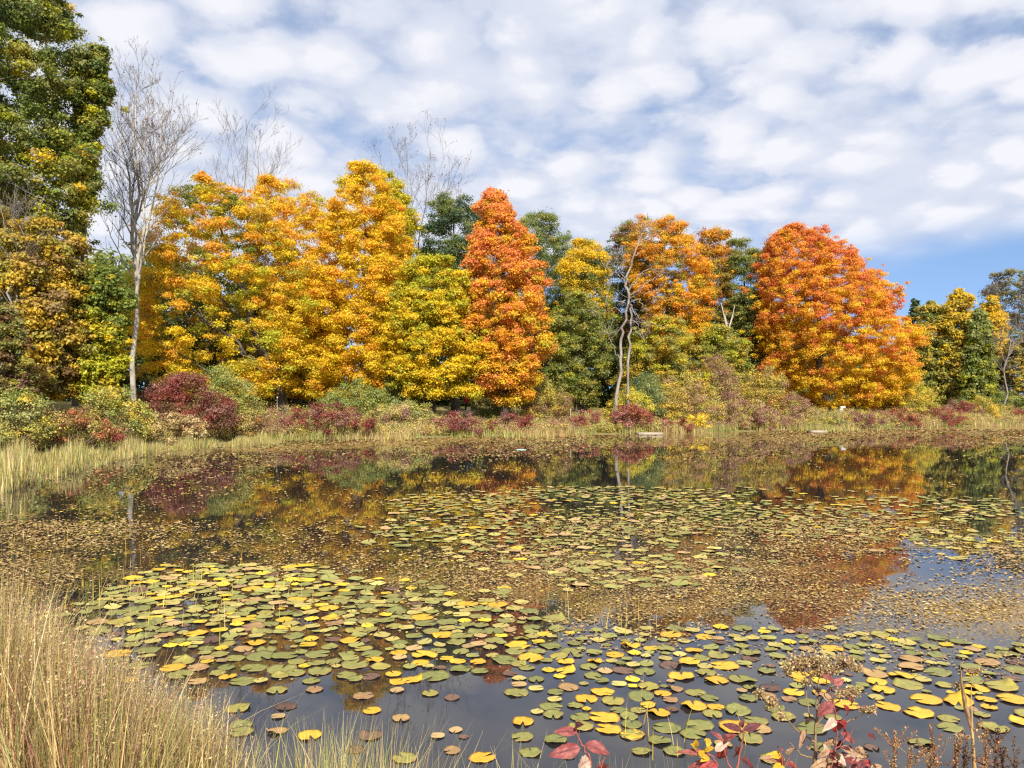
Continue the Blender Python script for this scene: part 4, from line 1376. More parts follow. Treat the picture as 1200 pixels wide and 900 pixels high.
WT = dict(bed=[('green', 2.6), ('olive', 1.7), ('yellow', .9), ('brown', .35), ('purple', .18)],
          right=[('green', 2.2), ('olive', 1.6), ('yellow', .9), ('brown', .5), ('purple', .3)],
          sparse=[('olive', 1), ('purple', 1.6), ('brown', 1), ('green', .8)],
          hand=[('green', 1)], field=[('green', 2.4), ('olive', 1.8), ('yellow', .25), ('brown', .8)])
WORD = dict(green='flat dull green lily pad', olive='olive green lily pad turning yellow', yellow='bright yellow lily pad', brown='withered tan brown lily pad', purple='dark purplish sunken lily pad')


def where(px_, py_):
    if py_ > 835 and px_ < 900:
        return 'in the open water by the near bank' if px_ > 450 else 'beside the sedge at the near bank'
    if px_ < 250:
        return 'behind the tall dry grass at left'
    if px_ < 640 and py_ < 735:
        return 'in the far rows of the dense bed'
    if px_ < 640:
        return 'in the near rows of the dense bed'
    if px_ < 880:
        return 'in the loose bed behind the red sprigs'
    if py_ < 780:
        return 'in the thin band beyond the dried goldenrod'
    return 'in the water around the orange brown stalk'


solo = sorted(range(n_solo), key=lambda k: -(placed[k][2] ** 2) / placed[k][1] ** 3)
solo = set(solo[:300])
fv, ff, fc, fb = [], [], [], 0
order = list(range(len(placed)))
for k in order:
    wx_, wy_, rad, reg, px_, py_ = placed[k]
    names = [a_ for a_, _ in WT[reg]]
    ws = np.array([b_ for _, b_ in WT[reg]])
    cname = hand_col.get(k) or names[r.choice(len(names), p=ws / ws.sum())]
    var = int(r.choice(6, p=[.2, .2, .18, .16, .16, .10]))
    z = .005 + r.uniform(0, .007) if cname != 'purple' else .005
    rx, ry = r.normal() * .02, r.normal() * .02
    rz = r.uniform(0, 6.28)
    if k in solo:
        o = bpy.data.objects.new('lily_pad', PADS[cname][var])
        COL.objects.link(o)
        o.location = (wx_, wy_, z)
        o.scale = (rad, rad * r.uniform(.88, 1.0), rad)
        o.rotation_euler = (rx, ry, rz)
        tag(o, WORD[cname] + ' ' + where(px_, py_), 'lily pad', 'lily pads on the near water')
    else:
        me = PADS[cname][var]
        co = np.zeros(len(me.vertices) * 3, np.float32)
        me.vertices.foreach_get('co', co)
        co = co.reshape(-1, 3)
        # far pads: the top sheet only, fewer points
        ang = np.linspace(.12, 2 * PI - .12, 13)
        P = np.stack([np.concatenate([[0], np.cos(ang)]), np.concatenate([[0], np.sin(ang)]), np.concatenate([[0], .05 * np.sin(ang * 3 + rz) + .03])], -1) * rad
        if r.random() < .3:
            P[:, 2] += np.maximum(0, P[:, 0]) * r.uniform(0, .25)
        c_, s_ = math.cos(rz), math.sin(rz)
        P = np.stack([wx_ + P[:, 0] * c_ - P[:, 1] * s_, wy_ + P[:, 0] * s_ + P[:, 1] * c_, z + P[:, 2]], -1)
        T = np.stack([np.zeros(12, int), np.arange(1, 13), np.arange(2, 14)], -1) + fb
        base_c = dict(green=(.27, .255, .075), olive=(.42, .34, .10), yellow=(.66, .43, .04), brown=(.46, .30, .13), purple=(.14, .08, .05))[cname]
        fv.append(P)
        ff.append(T)
        fc.append(np.tile(np.array(base_c) * math.exp(r.normal() * .15), (12, 1)))
        fb += 14
M_FARPAD = leaf_material('far_pad', 0.0, 0.05)
g = link('distant_lily_pads', np_mesh('distant_lily_pads', np.concatenate(fv), np.concatenate(ff), np.concatenate(fc), smooth=True), M_FARPAD)
tag(g, 'crowded small lily pads spread over the middle of the pond', 'lily pads', kind='stuff')

# ------------------------------------------------------------------ small things on the far bank
M_WOODRED = plain_material('weathered_red_wood', (.50, .20, .13), (.62, .30, .20), .8)
M_WHITE = plain_material('white_paint', (.62, .61, .57), (.50, .48, .45), .6)
M_PLANK = plain_material('bleached_wood', (.46, .38, .29), (.36, .29, .21), .8, 3)
M_DARKW = plain_material('dark_wood', (.06, .045, .035), (.10, .08, .06), .8)
M_STAKE = plain_material('grey_wood', (.34, .26, .18), (.24, .18, .12), .85)


def stand(px, D):
    x_ = (px - 600) / F * D
    return np.array([x_, D, float(ground_z(x_, D))])


# picnic table under the orange and green maple
b_ = stand(305, 70.0)
b_[2] = max(b_[2], float(atY(305, 484.5, 70)[2]) - .25)
root = thing('picnic_table', 'weathered reddish picnic table in the shade under the orange and green maple', 'picnic table', (b_[0], b_[1], float(ground_z(b_[0], b_[1]))))
H0 = .78
V, Q = join([box_v(0, (k - 2) * .155, H0, 1.9, .14, .045, 0, .008) for k in range(5)])
link('tabletop', np_mesh('tabletop', V, Q), M_WOODRED, root)
for s_ in (-1, 1):
    V, Q = join([box_v(0, s_ * .68 + k * .145, .45, 1.9, .13, .045, 0, .008) for k in (0, 1)])
    link('bench', np_mesh('bench', V, Q), M_WOODRED, root)
for sx_ in (-.65, .65):
    V, Q = tubes([(np.array([(sx_, -.75, 0), (sx_, -.25, H0 - .03)]), [.05, .05]), (np.array([(sx_, .75, 0), (sx_, .25, H0 - .03)]), [.05, .05]), (np.array([(sx_, -.8, .42), (sx_, .9, .42)]), [.045, .045])], 4)
    link('leg', np_mesh('leg', V, Q), M_DARKW, root)


def post(name, label, px, D, H, w, mat, cap=None, cat='post'):
    p_ = stand(px, D)
    root = thing(name, label, cat, p_ - np.array([0, 0, .05]))
    V, Q = box_v(0, 0, H / 2, w, w, H, .2, w * .15)
    link('shaft', np_mesh('shaft', V, Q), mat, root)
    if cap is not None:
        V, Q = box_v(*cap, .2, .015)
        link('cap', np_mesh('cap', V, Q), mat, root)
    return root


post('post', 'thin white post right of the picnic table', 325, 69, 1.75, .09, M_WHITE, (0, 0, 1.77, .12, .12, .04))
post('post', 'short pale post between the picnic table and the thin white one', 318.5, 69.6, 1.15, .10, M_PLANK, (0, 0, 1.17, .14, .14, .05))
post('stake', 'thin wooden stake left of the round crimson bush', 668.5, 72, 1.75, .10, M_STAKE, (0, 0, 1.76, .12, .12, .03), 'stake')
root = post('marker_post', 'short white post with angled head under the huge red maple', 985.5, 88, 1.62, .30, M_WHITE, None)
V, Q = box_v(.18, -.02, 1.72, .62, .22, .26, .25, .03)
link('head_board', np_mesh('head_board', V, Q), M_WHITE, root)
# planks at the waterline
for px, py, L, lab in ((762, 509, 2.1, 'long pale plank lying at the water below the bright crimson bush'), (959, 506.5, 1.5, 'short pale board lying at the water below the white post')):
    w_ = atZ(px, py, .05)
    root = thing('plank', lab, 'plank', (w_[0], w_[1], 0))
    V, Q = box_v(0, 0, .10, L, .55, .22, .03, .02)
    link('board', np_mesh('board', V, Q), M_PLANK, root)
    V, Q = box_v(-L / 2 - .14, .02, .08, .22, .5, .26, .03, .02)
    link('end_block', np_mesh('end_block', V, Q), M_DARKW, root)
# floating bit of litter
w_ = atZ(611, 527.4, 0)
prof = [(0, .0), (.06, .06), (.12, .075), (.42, .075), (.52, .05), (.58, .03), (.66, .03), (.66, .0)]
V, Q = [], []
for xk, rk in prof:
    for a_ in np.arange(10) * 2 * PI / 10:
        V.append((xk - .33, rk * math.cos(a_) * 1.2, .03 + rk * math.sin(a_)))
for l in range(len(prof) - 1):
    for a_ in range(10):
        Q.append((l * 10 + a_, l * 10 + (a_ + 1) % 10, l * 10 + 10 + (a_ + 1) % 10, l * 10 + 10 + a_))
o = link('floating_bottle', np_mesh('floating_bottle', V, np.array(Q), smooth=True), plain_material('turquoise_plastic', (.25, .50, .48), (.36, .58, .55), .4))
o.location = (w_[0], w_[1], 0)
o.scale = (.85, .7, .55)
tag(o, 'small pale turquoise bottle floating on the brown water', 'bottle')

# sandy path on the far bank
pth = np.array([(-14.5, 69.5), (-12.5, 71.3), (-10, 72.4), (-7.6, 73.6), (-5.8, 76), (-4.9, 80), (-4.6, 86), (-5.2, 94)])
tt = np.linspace(0, len(pth) - 1, 60)
px_ = np.interp(tt, np.arange(len(pth)), pth[:, 0])
py_ = np.interp(tt, np.arange(len(pth)), pth[:, 1])
dx, dy = np.gradient(px_), np.gradient(py_)
ln = np.hypot(dx, dy)
V, Q = [], []
for k in range(60):
    wd = .75 + .15 * math.sin(k * .7)
    for s_ in np.linspace(-1, 1, 5):
        x_, y_ = px_[k] - dy[k] / ln[k] * wd * s_, py_[k] + dx[k] / ln[k] * wd * s_
        V.append((x_, y_, float(ground_z(x_, y_)) + .10))
for k in range(59):
    for l in range(4):
        Q.append((k * 5 + l, k * 5 + l + 1, k * 5 + 6 + l, k * 5 + 5 + l))
o = link('path', np_mesh('path', V, np.array(Q), smooth=True), plain_material('sandy_earth', (.50, .38, .22), (.40, .29, .16), .95, 2))
tag(o, None, None, kind='structure')


# ------------------------------------------------------------------ the walking person
def skin_mesh(name, joints, edges, radii, mat, parent, lvl=2, rooti=0):
    me = bpy.data.meshes.new(name)
    me.from_pydata(joints, edges, [])
    o = link(name, me, mat, parent)
    md = o.modifiers.new('skin', 'SKIN')
    for k, rr in enumerate(radii):
        me.skin_vertices[0].data[k].radius = rr if isinstance(rr, tuple) else (rr, rr)
    me.skin_vertices[0].data[rooti].use_root = True
    o.modifiers.new('sub', 'SUBSURF').render_levels = lvl
    return o


if True:
    pd = stand(546, 84.0)
    pd[2] = float(ground_z(pd[0], pd[1])) + .10
    per_ = thing('person', 'person in red jacket and dark trousers walking on the path', 'person', pd)
    M_SKIN = plain_material('skin', (.55, .34, .25), (.5, .3, .22), .6)
    M_RED = plain_material('red_jacket', (.40, .02, .02), (.32, .015, .015), .8)
    M_BLACK = plain_material('dark_trousers', (.02, .02, .025), (.03, .03, .035), .9)
    M_HAIR = plain_material('dark_hair', (.03, .02, .015), None, .7)
    J = [(0, 0, .95), (0, 0, 1.2), (0, .01, 1.42), (0, .0, 1.52), (0, -.02, 1.63), (0, -.01, 1.74),
         (-.19, 0, 1.42), (-.25, .06, 1.14), (-.23, -.05, .90), (-.22, -.08, .80),
         (.19, 0, 1.42), (.25, -.08, 1.15), (.22, -.22, .97), (.21, -.28, .90),
         (-.09, 0, .90), (-.10, -.10, .50), (-.10, -.02, .08), (-.10, -.17, .03),
         (.09, 0, .90), (.10, .08, .50), (.10, .22, .12), (.10, .08, .04)]
    E = [(0, 1), (1, 2), (2, 3), (3, 4), (4, 5), (2, 6), (6, 7), (7, 8), (8, 9), (2, 10), (10, 11), (11, 12), (12, 13), (0, 14), (14, 15), (15, 16), (16, 17), (0, 18), (18, 19), (19, 20), (20, 21)]
    R = [(.15, .11), (.14, .10), (.15, .10), .055, (.085, .10), (.075, .085), .06, .045, .035, (.045, .02), .06, .045, .035, (.045, .02), .085, .06, .045, (.045, .03), .085, .06, .045, (.045, .03)]
    skin_mesh('body', J, E, R, M_SKIN, per_)
    skin_mesh('jacket', [(0, 0, .86), (0, 0, 1.05), (0, 0, 1.25), (0, .01, 1.43), (0, 0, 1.50), (-.20, 0, 1.42), (-.26, .06, 1.14), (-.235, -.04, .92), (.20, 0, 1.42), (.26, -.08, 1.15), (.225, -.20, .99)],
              [(0, 1), (1, 2), (2, 3), (3, 4), (3, 5), (5, 6), (6, 7), (3, 8), (8, 9), (9, 10)], [(.21, .16), (.20, .15), (.19, .14), (.18, .13), .08, .085, .07, .06, .085, .07, .06], M_RED, per_)
    skin_mesh('trousers', [(0, 0, .97), (-.095, 0, .88), (-.10, -.10, .50), (-.10, -.02, .12), (.095, 0, .88), (.10, .08, .50), (.10, .22, .15)],
              [(0, 1), (1, 2), (2, 3), (0, 4), (4, 5), (5, 6)], [(.16, .13), .105, .08, .065, .105, .08, .065], M_BLACK, per_)
    skin_mesh('hair', [(0, .03, 1.62), (0, .03, 1.70), (0, .0, 1.78)], [(0, 1), (1, 2)], [(.09, .085), (.10, .105), (.06, .07)], M_HAIR, per_)
    per_.rotation_euler = (0, 0, math.radians(35))

# ------------------------------------------------------------------ plants of the near bank at right
def leafcol_material(name, c1, c2, c3):
    m, t, out = new_mat(name)
    tcn = N(t, 'ShaderNodeTexCoord')
    n1 = noise(t, tcn.outputs['Object'], 30, 4, .6)
    n2 = noise(t, tcn.outputs['Object'], 90, 3, .6)
    uv = N(t, 'ShaderNodeAttribute', attribute_name='rib')
    c_ = mixcol(t, maprange(t, n1.outputs[0], .38, .62), c1, c2)
    c_ = mixcol(t, maprange(t, n2.outputs[0], .62, .72), c_, c3)
    c_ = mixcol(t, math_node(t, 'MULTIPLY', uv.outputs['Fac'], .8), c_, c3)
    d = N(t, 'ShaderNodeBsdfPrincipled')
    d.inputs['Roughness'].default_value = .62
    d.inputs['Specular IOR Level'].default_value = .3
    t.links.new(c_, d.inputs['Base Color'])
    tr = N(t, 'ShaderNodeBsdfTranslucent')
    t.links.new(c_, tr.inputs[0])
    mxs = N(t, 'ShaderNodeMixShader')
    mxs.inputs[0].default_value = .2
    t.links.new(d.outputs[0], mxs.inputs[1])
    t.links.new(tr.outputs[0], mxs.inputs[2])
    t.links.new(mxs.outputs[0], out.inputs[0])
    return m


LM = dict(pink=leafcol_material('pink_red_leaf', (.24, .05, .048), (.36, .115, .10), (.11, .025, .025)),
          red=leafcol_material('red_leaf', (.34, .04, .04), (.42, .075, .065), (.15, .02, .02)),
          wine=leafcol_material('wine_leaf', (.11, .03, .035), (.17, .05, .05), (.06, .02, .02)),
          yellow=leafcol_material('yellow_leaf', (.74, .48, .03), (.62, .36, .03), (.40, .20, .04)),
          dry=leafcol_material('dry_leaf', (.36, .20, .11), (.46, .30, .16), (.16, .08, .05)),
          cream=leafcol_material('pale_leaf', (.62, .50, .36), (.50, .34, .26), (.34, .18, .14)))


def big_leaf(parent, pos, direction, normal, L, Wd, mat, r, fold=.35, droop=.35, curl=0.0):
    """ovate leaf with a folded midrib, side veins and a drooping tip"""
    nu, nv = 13, 9
    a = unit(np.array(direction, float))
    nz = np.array(normal, float)
    b = unit(np.cross(nz, a))
    nz = np.cross(a, b)
    V = []
    rib = []
    for iu in range(nu):
        u = iu / (nu - 1)
        w = Wd * (math.sin(PI * u ** .72) ** .85) * (1 - .12 * u) + .0008
        if u > .97:
            w *= .3
        for iv in range(nv):
            v = iv / (nv - 1) * 2 - 1
            side = abs(v)
            wav = .05 * math.sin(u * 17 + v * 2) * side
            vein = .5 + .5 * math.cos((u * 1.0 - side * .22) * 2 * PI * 7)
            z = L * (-droop * u ** 2 + .12 * u) + w * (fold * side + wav - curl * side ** 2 * 1.2) + .014 * min(L, Wd * 2.2) / .1 * (vein - .5) * side
            V.append(np.array(pos) + a * (L * u * (1 - .25 * droop * u)) + b * (w * v * (1 - .25 * fold)) + nz * z)
            rib.append(max(0, 1 - side * 9) + (vein > .93) * .6)
    Q = [(iu * nv + iv, iu * nv + iv + 1, (iu + 1) * nv + iv + 1, (iu + 1) * nv + iv) for iu in range(nu - 1) for iv in range(nv - 1)]
    me = np_mesh('leaf', np.array(V), np.array(Q), smooth=True)
    at_ = me.attributes.new('rib', 'FLOAT', 'POINT')
    at_.data.foreach_set('value', np.array(rib, np.float32))
    return link('leaf', me, mat, parent)


M_REDSTEM = bark_material('red_stem', (.36, .10, .07), (.26, .07, .05), 30, .3, .1)
M_BRSTEM = bark_material('brown_stem', (.30, .20, .10), (.18, .11, .06), 30, .3, .2)
M_TANSTEM = bark_material('tan_stem', (.52, .34, .13), (.40, .24, .09), 30, .3, .2)
M_DKSTEM = bark_material('dark_stem', (.09, .055, .035), (.16, .09, .055), 40, .5, .2)


def plant(name, label, cat, px, Yd):
    x_ = (px - 600) / F * Yd
    z_ = float(ground_z(x_, Yd)) - .02
    return thing(name, label, cat, (x_, Yd, z_)), np.array([x_, Yd, z_])


def stem_poly(org, pts, Yd, radii, r, wob=.003):
    P = np.array([atY(a_, b_, Yd + (c_[0] if c_ else 0)) for a_, b_, *c_ in pts]) - org
    tt = np.linspace(0, len(P) - 1, len(P) * 4)
    PP = np.stack([np.interp(tt, np.arange(len(P)), P[:, k]) for k in range(3)], -1)
    PP[1:-1] += r.normal(size=(len(PP) - 2, 3)) * wob
    return PP, np.interp(tt, np.linspace(0, len(P) - 1, len(radii)), radii)


def leaf_px(root, org, Yd, p0, p1, wpx, mat, r, tilt=0.0, **kw):
    """a leaf from pixel p0 (stalk) to p1 (tip), wpx half width in pixels; its face turned to the sky and the viewer"""
    a, b = atY(p0[0], p0[1], Yd) - org, atY(p1[0], p1[1], Yd + r.uniform(-.06, .06)) - org
    d = b - a
    nrm = np.array([r.normal() * .25 + tilt, -.75, .7])
    return big_leaf(root, a, d, nrm, float(np.linalg.norm(d)), wpx * Yd / F, LM[mat], r, **kw)


r = np.random.default_rng(101)
# sprig A
YA = 3.35
root, org = plant('dogwood_sprig', 'sprig with broad pinkish red drooping leaves, leftmost of the red leaved plants', 'plant', 700, YA)
polys = [stem_poly(org, [(702, 1120), (700, 960), (697, 915), (690, 885), (683, 875), (676, 860), (674, 850)], YA, [.006, .005, .004, .0025], r),
         stem_poly(org, [(697, 915), (707, 893), (712, 880)], YA, [.004, .002], r)]
V, Q = tubes(polys, 6)
link('stem', np_mesh('stem', V, Q, smooth=True), M_REDSTEM, root)
for p0, p1, w_, mt in (((676, 857), (648, 858), 6.5, 'pink'), ((674, 852), (683, 848), 5, 'wine'), ((680, 876), (641, 886), 9, 'pink'), ((686, 872), (716, 884), 8, 'pink'),
                       ((692, 890), (676, 899), 9, 'cream'), ((697, 905), (680, 915), 11, 'red'), ((705, 893), (712, 912), 9, 'pink'), ((708, 885), (700, 866), 5, 'wine'), ((700, 912), (722, 914), 8, 'pink')):
    leaf_px(root, org, YA, p0, p1, w_, mt, r, fold=r.uniform(.2, .6), droop=r.uniform(.1, .4), curl=r.uniform(0, .3))
# sprig B
YB = 3.3
root, org = plant('dogwood_sprig', 'sprig with narrow dark wine leaves and a knot of yellow leaves', 'plant', 850, YB)
polys = [stem_poly(org, [(862, 1120), (860, 960), (862, 905), (868, 880), (872, 858), (869, 850)], YB, [.006, .005, .004, .002], r),
         stem_poly(org, [(858, 960), (846, 925), (842, 900), (838, 888), (826, 880)], YB, [.005, .004, .0025], r),
         stem_poly(org, [(862, 915), (850, 885), (846, 866)], YB, [.004, .002], r)]
V, Q = tubes(polys, 6)
link('stem', np_mesh('stem', V, Q, smooth=True), M_REDSTEM, root)
for p0, p1, w_, mt in (((869, 856), (845, 848), 5, 'wine'), ((871, 856), (893, 848), 5, 'wine'), ((868, 852), (872, 843), 4, 'wine'), ((846, 868), (831, 853), 4, 'pink'), ((848, 868), (862, 860), 5, 'pink'),
                       ((846, 872), (845, 899), 7, 'red'), ((862, 874), (862, 890), 6, 'pink'), ((838, 880), (856, 866), 5, 'cream'), ((832, 884), (790, 878), 4, 'pink'), ((836, 892), (798, 905), 6, 'pink'), ((868, 888), (884, 902), 5, 'wine'),
                       ((840, 895), (812, 913), 9, 'red'), ((855, 905), (880, 915), 8, 'pink')):
    leaf_px(root, org, YB, p0, p1, w_, mt, r, fold=r.uniform(.3, .8), droop=r.uniform(.1, .4), curl=r.uniform(0, .3))
for k in range(11):
    a_ = r.uniform(0, 6.28)
    p0 = (822 + r.normal() * 6, 880 + r.normal() * 5)
    leaf_px(root, org, YB + r.normal() * .02, p0, (p0[0] + 12 * math.cos(a_), p0[1] + 8 * math.sin(a_)), 4, 'yellow', r, fold=.3, droop=.2)
# dried goldenrod with fluffy heads, red leaves twined in
YG = 3.45
root, org = plant('goldenrod', 'dried goldenrod with fluffy tan seed heads above the dark water', 'plant', 957, YG)
main = [(956, 1130), (955, 960), (955, 900), (956, 860), (956, 825), (959, 800), (962, 785)]
branches = [main, [(957, 845), (948, 838), (944, 815), (946, 795), (940, 780)], [(956, 830), (968, 812), (985, 795), (998, 780)], [(958, 812), (948, 795), (930, 780)], [(957, 850), (975, 828), (990, 815), (998, 806)],
            [(957, 852), (985, 850), (1005, 840), (1018, 832)], [(960, 795), (972, 783), (982, 772)], [(956, 870), (940, 860), (928, 850), (915, 830), (905, 815)], [(957, 880), (968, 868), (985, 862)], [(957, 890), (940, 885), (925, 870)]]
polys = [stem_poly(org, b_, YG, [.014, .011, .009, .0065, .0045, .003, .002] if b_ is main else [.0045, .0032, .0018], r, .002) for b_ in branches]
V, Q = tubes(polys, 6)
link('stem', np_mesh('stem', V, Q, smooth=True), M_BRSTEM, root)
heads = [(935, 778, 17, 9), (955, 775, 18, 8), (975, 785, 10, 6), (990, 775, 14, 8), (962, 788, 14, 6), (1004, 783, 8, 5), (998, 812, 12, 6), (1018, 832, 11, 5), (985, 815, 8, 5), (903, 822, 9, 7), (915, 838, 5, 5), (944, 800, 6, 5), (925, 785, 7, 5), (890, 812, 6, 5)]
HV, HQ, HC, hb = [], [], [], 0
spray = []
for hx, hy, sx_, sy_ in heads:
    k = int(sx_ * sy_ * 5)
    ppx_ = r.normal(hx, sx_ * .45, k)
    ppy_ = r.normal(hy, sy_ * .5, k)
    P = np.array([atY(a_, b_, YG + r.normal() * .04) - org for a_, b_ in zip(ppx_, ppy_)])
    v_, q_ = leaf_quads(P, unit(r.normal(size=(k, 3))), r.uniform(.003, .0075, k), r, .7)
    HV.append(v_)
    HQ.append(q_ + hb)
    hb += len(v_)
    HC.append(pick(['straw', 'tan', 'pink', 'brown'], [1.4, 2.0, .7, .5], k, r, .25))
    c0 = atY(hx, hy + sy_ * .9, YG) - org
    for q_ in P[::4]:
        spray.append((np.stack([c0, c0 * .5 + q_ * .5 + r.normal(size=3) * .004, q_]), [.0011, .0008, .0006]))
link('seed_head', np_mesh('seed_head', np.concatenate(HV), np.concatenate(HQ), np.concatenate(HC)), M_GRASS, root)
V, Q = tubes(spray, 3)
link('flower_stalks', np_mesh('flower_stalks', V, Q), M_BRSTEM, root)
for p0, p1, w_ in (((943, 855), (938, 880), 4), ((946, 855), (935, 868), 3), ((955, 900), (985, 893), 5), ((950, 842), (940, 850), 3), ((956, 815), (962, 806), 3)):
    leaf_px(root, org, YG - .02, p0, p1, w_, 'dry', r, fold=.6, droop=.3, curl=.6)
# the red leaved vine climbing it
root, org = plant('dogwood_sprig', 'red and pink leaves hanging round the dried goldenrod stalk', 'plant', 975, YG - .08)
YV = YG - .08
polys = [stem_poly(org, [(980, 1120), (978, 960), (972, 905), (978, 880), (982, 850), (978, 825), (972, 808), (968, 795)], YV, [.005, .004, .003, .002], r), stem_poly(org, [(978, 880), (995, 862), (1000, 855)], YV, [.003, .0015], r)]
V, Q = tubes(polys, 5)
link('stem', np_mesh('stem', V, Q, smooth=True), M_REDSTEM, root)
for p0, p1, w_, mt in (((978, 800), (966, 789), 4, 'pink'), ((977, 802), (991, 795), 5, 'pink'), ((976, 824), (957, 840), 8, 'pink'), ((976, 826), (962, 808), 5, 'dry'), ((980, 843), (979, 862), 8, 'red'), ((978, 843), (966, 856), 6, 'cream'),
                       ((984, 846), (990, 858), 8, 'red'), ((988, 826), (1000, 842), 4, 'red'), ((985, 832), (976, 836), 3, 'red'), ((994, 816), (1006, 832), 4, 'pink'), ((985, 858), (1003, 872), 5, 'pink'),
                       ((982, 870), (964, 872), 4, 'dry'), ((985, 876), (1004, 884), 5, 'dry'), ((978, 882), (992, 898), 6, 'cream'), ((970, 890), (950, 900), 5, 'dry'), ((1000, 880), (1020, 886), 8, 'dry'), ((975, 895), (1000, 905), 8, 'pink'),
                       ((965, 872), (972, 892), 4, 'cream'), ((990, 890), (1012, 900), 6, 'pink'), ((972, 880), (984, 893), 5, 'red'), ((962, 898), (985, 908), 7, 'dry')):
    leaf_px(root, org, YV + r.normal() * .03, p0, p1, w_, mt, r, fold=r.uniform(.3, .9), droop=r.uniform(.1, .5), curl=r.uniform(0, .5))
for k in range(26):
    p0 = (r.normal(985, 18), r.normal(886, 13))
    a_ = r.uniform(0, 6.28)
    leaf_px(root, org, YV + r.normal() * .06, p0, (p0[0] + 17 * math.cos(a_), p0[1] + 11 * math.sin(a_) + 4), r.uniform(3, 6), ['dry', 'wine', 'pink', 'red', 'dry', 'cream'][k % 6], r, fold=r.uniform(.4, 1.1), droop=r.uniform(.1, .6), curl=r.uniform(.1, .7))
root, org = plant('dogwood_sprig', 'low tuft of pink and yellow leaves left of the goldenrod foot', 'plant', 912, YG)
polys = [stem_poly(org, [(916, 1120), (914, 950), (915, 905), (916, 885), (912, 878)], YG, [.005, .004, .003, .002], r), stem_poly(org, [(915, 915), (925, 885), (926, 872)], YG, [.003, .0015], r)]
V, Q = tubes(polys, 5)
link('stem', np_mesh('stem', V, Q, smooth=True), M_REDSTEM, root)
for p0, p1, w_, mt in (((915, 886), (899, 884), 5, 'yellow'), ((916, 880), (912, 872), 3, 'pink'), ((918, 888), (906, 899), 6, 'pink'), ((921, 884), (930, 876), 3, 'dry'), ((916, 895), (905, 912), 8, 'yellow'), ((922, 895), (938, 902), 5, 'pink'), ((910, 892), (890, 888), 5, 'dry')):
    leaf_px(root, org, YG + r.normal() * .02, p0, p1, w_, mt, r, fold=r.uniform(.3, .8), droop=r.uniform(.1, .5))
# dry milkweed-like stalk with a long split pod
YM = 3.4
root, org = plant('dry_stalk', 'orange brown dry stalk with one long curved leaf near the right corner', 'plant', 1140, YM)
polys = [stem_poly(org, [(1145, 1140), (1143, 980), (1142, 900), (1140, 870), (1139, 845), (1138, 815), (1139, 795), (1140, 790)], YM, [.011, .009, .008, .0065, .0045, .002, .0015, .0012], r, .001)]
V, Q = tubes(polys, 8)
link('stem', np_mesh('stem', V, Q, smooth=True), M_TANSTEM, root)
leaf_px(root, org, YM, (1138, 858), (1100, 788), 4.5, 'dry', r, fold=.9, droop=-.25)['label'] = 'long dry curved leaf with pale tip'
for p0, p1, w_ in (((1137, 862), (1128, 868), 3), ((1130, 862), (1118, 860), 2.5), ((1136, 830), (1152, 832), 3), ((1138, 826), (1133, 836), 2)):
    leaf_px(root, org, YM, p0, p1, w_, 'dry', r, fold=.7, droop=.3, curl=.5)
HV, HQ, HC, hb = [], [], [], 0
for hx, hy, sx_, sy_ in ((1139, 787, 6, 4), (1147, 786, 3, 3), (1121, 803, 4, 4), (1148, 850, 3, 5), (1152, 862, 4, 3)):
    k = 130
    P = np.array([atY(a_, b_, YM + r.normal() * .008) - org for a_, b_ in zip(r.normal(hx, sx_ * .5, k), r.normal(hy, sy_ * .5, k))])
    v_, q_ = leaf_quads(P, unit(r.normal(size=(k, 3))), r.uniform(.003, .007, k), r, .7)
    HV.append(v_)
    HQ.append(q_ + hb)
    hb += len(v_)
    HC.append(pick(['tan', 'brown', 'pink', 'straw'], [2, 1.5, 1, 1], k, r, .2))
link('seed_head', np_mesh('seed_head', np.concatenate(HV), np.concatenate(HQ), np.concatenate(HC)), M_GRASS, root)
# seed spikes
SPIKES = [('reddish brown seed spike, leftmost of those right of the goldenrod', 1049, 856, 1047, 5, 'rust'), ('tan brown seed spike leaning right, second from the goldenrod', 1068, 874, 1060, 5, 'rust'),
          ('short tan seed spike between the goldenrod and the orange stalk', 1092, 883, 1085, 4.5, 'tan'), ('thin seed spike with a bent top left of the orange brown stalk', 1090, 848, 1104, 3.5, 'rust'),
          ('thickest speckled seed spike touching the left of the orange brown stalk', 1121, 862, 1120, 6.5, 'rust'), ('seed spike with red tint just right of the orange brown stalk', 1157, 853, 1152, 5, 'rust'),
          ('darkest tall seed spike right of the orange brown stalk', 1169, 853, 1164, 6.5, 'brown'), ('dark forked seed spike second from the right corner', 1177, 876, 1172, 4, 'brown'), ('small dark seed spike closest to the right corner', 1191, 888, 1186, 4, 'brown'),
          ('dark thin seed spike in front of the orange brown stalk foot', 1132, 878, 1126, 3.5, 'brown')]
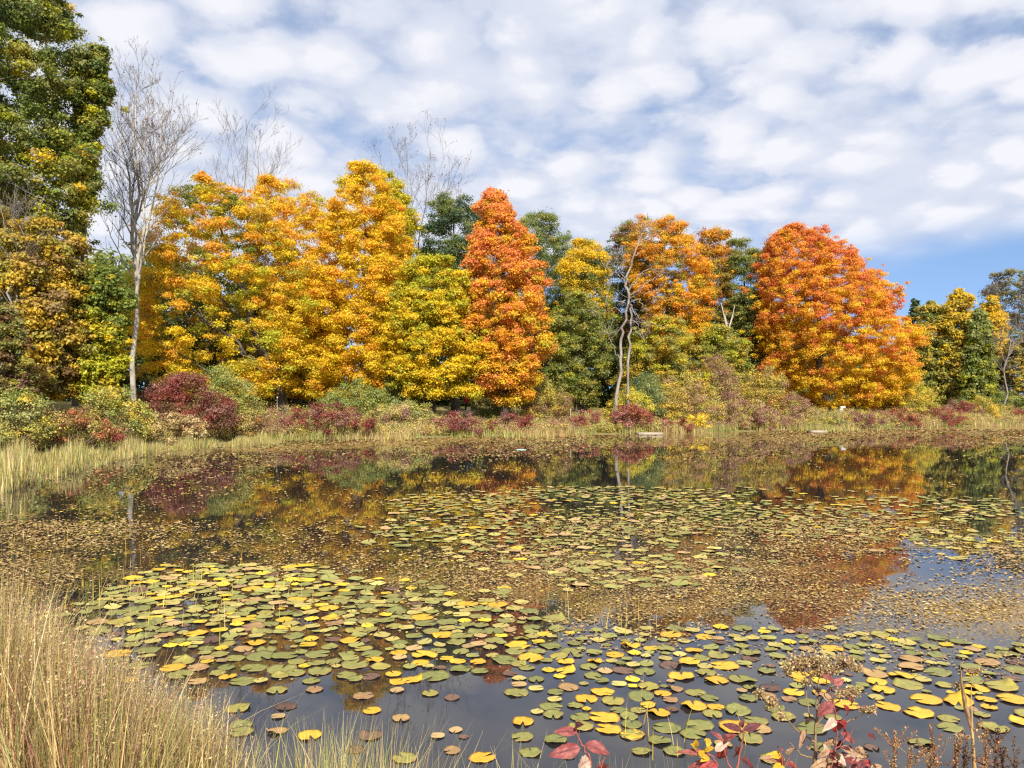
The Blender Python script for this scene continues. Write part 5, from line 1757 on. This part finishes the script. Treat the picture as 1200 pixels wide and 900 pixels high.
for k, (lab, tx, ty, bx_, w_, cn) in enumerate(SPIKES):
    YS = 3.2 + .05 * (k % 5)
    root, org = plant('seed_spike', lab, 'plant', bx_, YS)
    root['group'] = 'seed spikes at the right corner'
    P, R_ = stem_poly(org, [(bx_, 1150), (bx_, 980), ((bx_ * .5 + tx * .5), 905), (tx, ty)], YS, [.004, .0035, .0025, .001], r, .002)
    side = []
    for q_ in range(4):
        a_ = r.integers(len(P) * 2 // 3, len(P) - 2)
        e_ = P[a_] + np.array([r.normal() * .05, r.normal() * .03, r.uniform(.05, .10)])
        side.append((np.stack([P[a_], P[a_] * .5 + e_ * .5 + np.array([r.normal() * .01, 0, -.005]), e_]), [.0018, .0014, .0008]))
    V, Q = tubes([(P, R_)] + side, 5)
    link('stem', np_mesh('stem', V, Q, smooth=True), M_DKSTEM if cn == 'brown' else M_BRSTEM, root)
    hz = P[-1][2]
    hh_ = .26
    m_ = 620
    f = r.random(m_)
    zz_ = hz - hh_ * f
    cxk = np.interp(zz_, P[:, 2], P[:, 0])
    cyk = np.interp(zz_, P[:, 2], P[:, 1])
    wd = w_ * YS / F * .55 * (.35 + .65 * np.sin(np.clip(f * 1.15 + .08, 0, 1) * PI) ** .5) * (.65 + .35 * np.sin(f * 60))
    az = r.uniform(0, 6.28, m_)
    PP = np.stack([cxk + np.cos(az) * wd, cyk + np.sin(az) * wd, zz_], -1)
    extra = []
    for s_ in side:
        ff_ = r.random((70, 1))
        extra.append(s_[0][0] * (1 - ff_) + s_[0][2] * ff_ + r.normal(size=(70, 3)) * .004)
    PP = np.concatenate([PP] + extra)
    v_, q_ = leaf_quads(PP, unit(r.normal(size=(len(PP), 3)) + np.array([0, 0, .3])), r.uniform(.0022, .0052, len(PP)), r, .8)
    cc = pick(['rust', 'brown', 'tan', 'wine'], [1.6, 1.4, 1.2, .5] if cn != 'brown' else [.3, 2.4, .3, 1.4], len(PP), r, .3) * (1 if cn != 'brown' else .5)
    link('seed_head', np_mesh('seed_head', v_, q_, cc), M_GRASS, root)
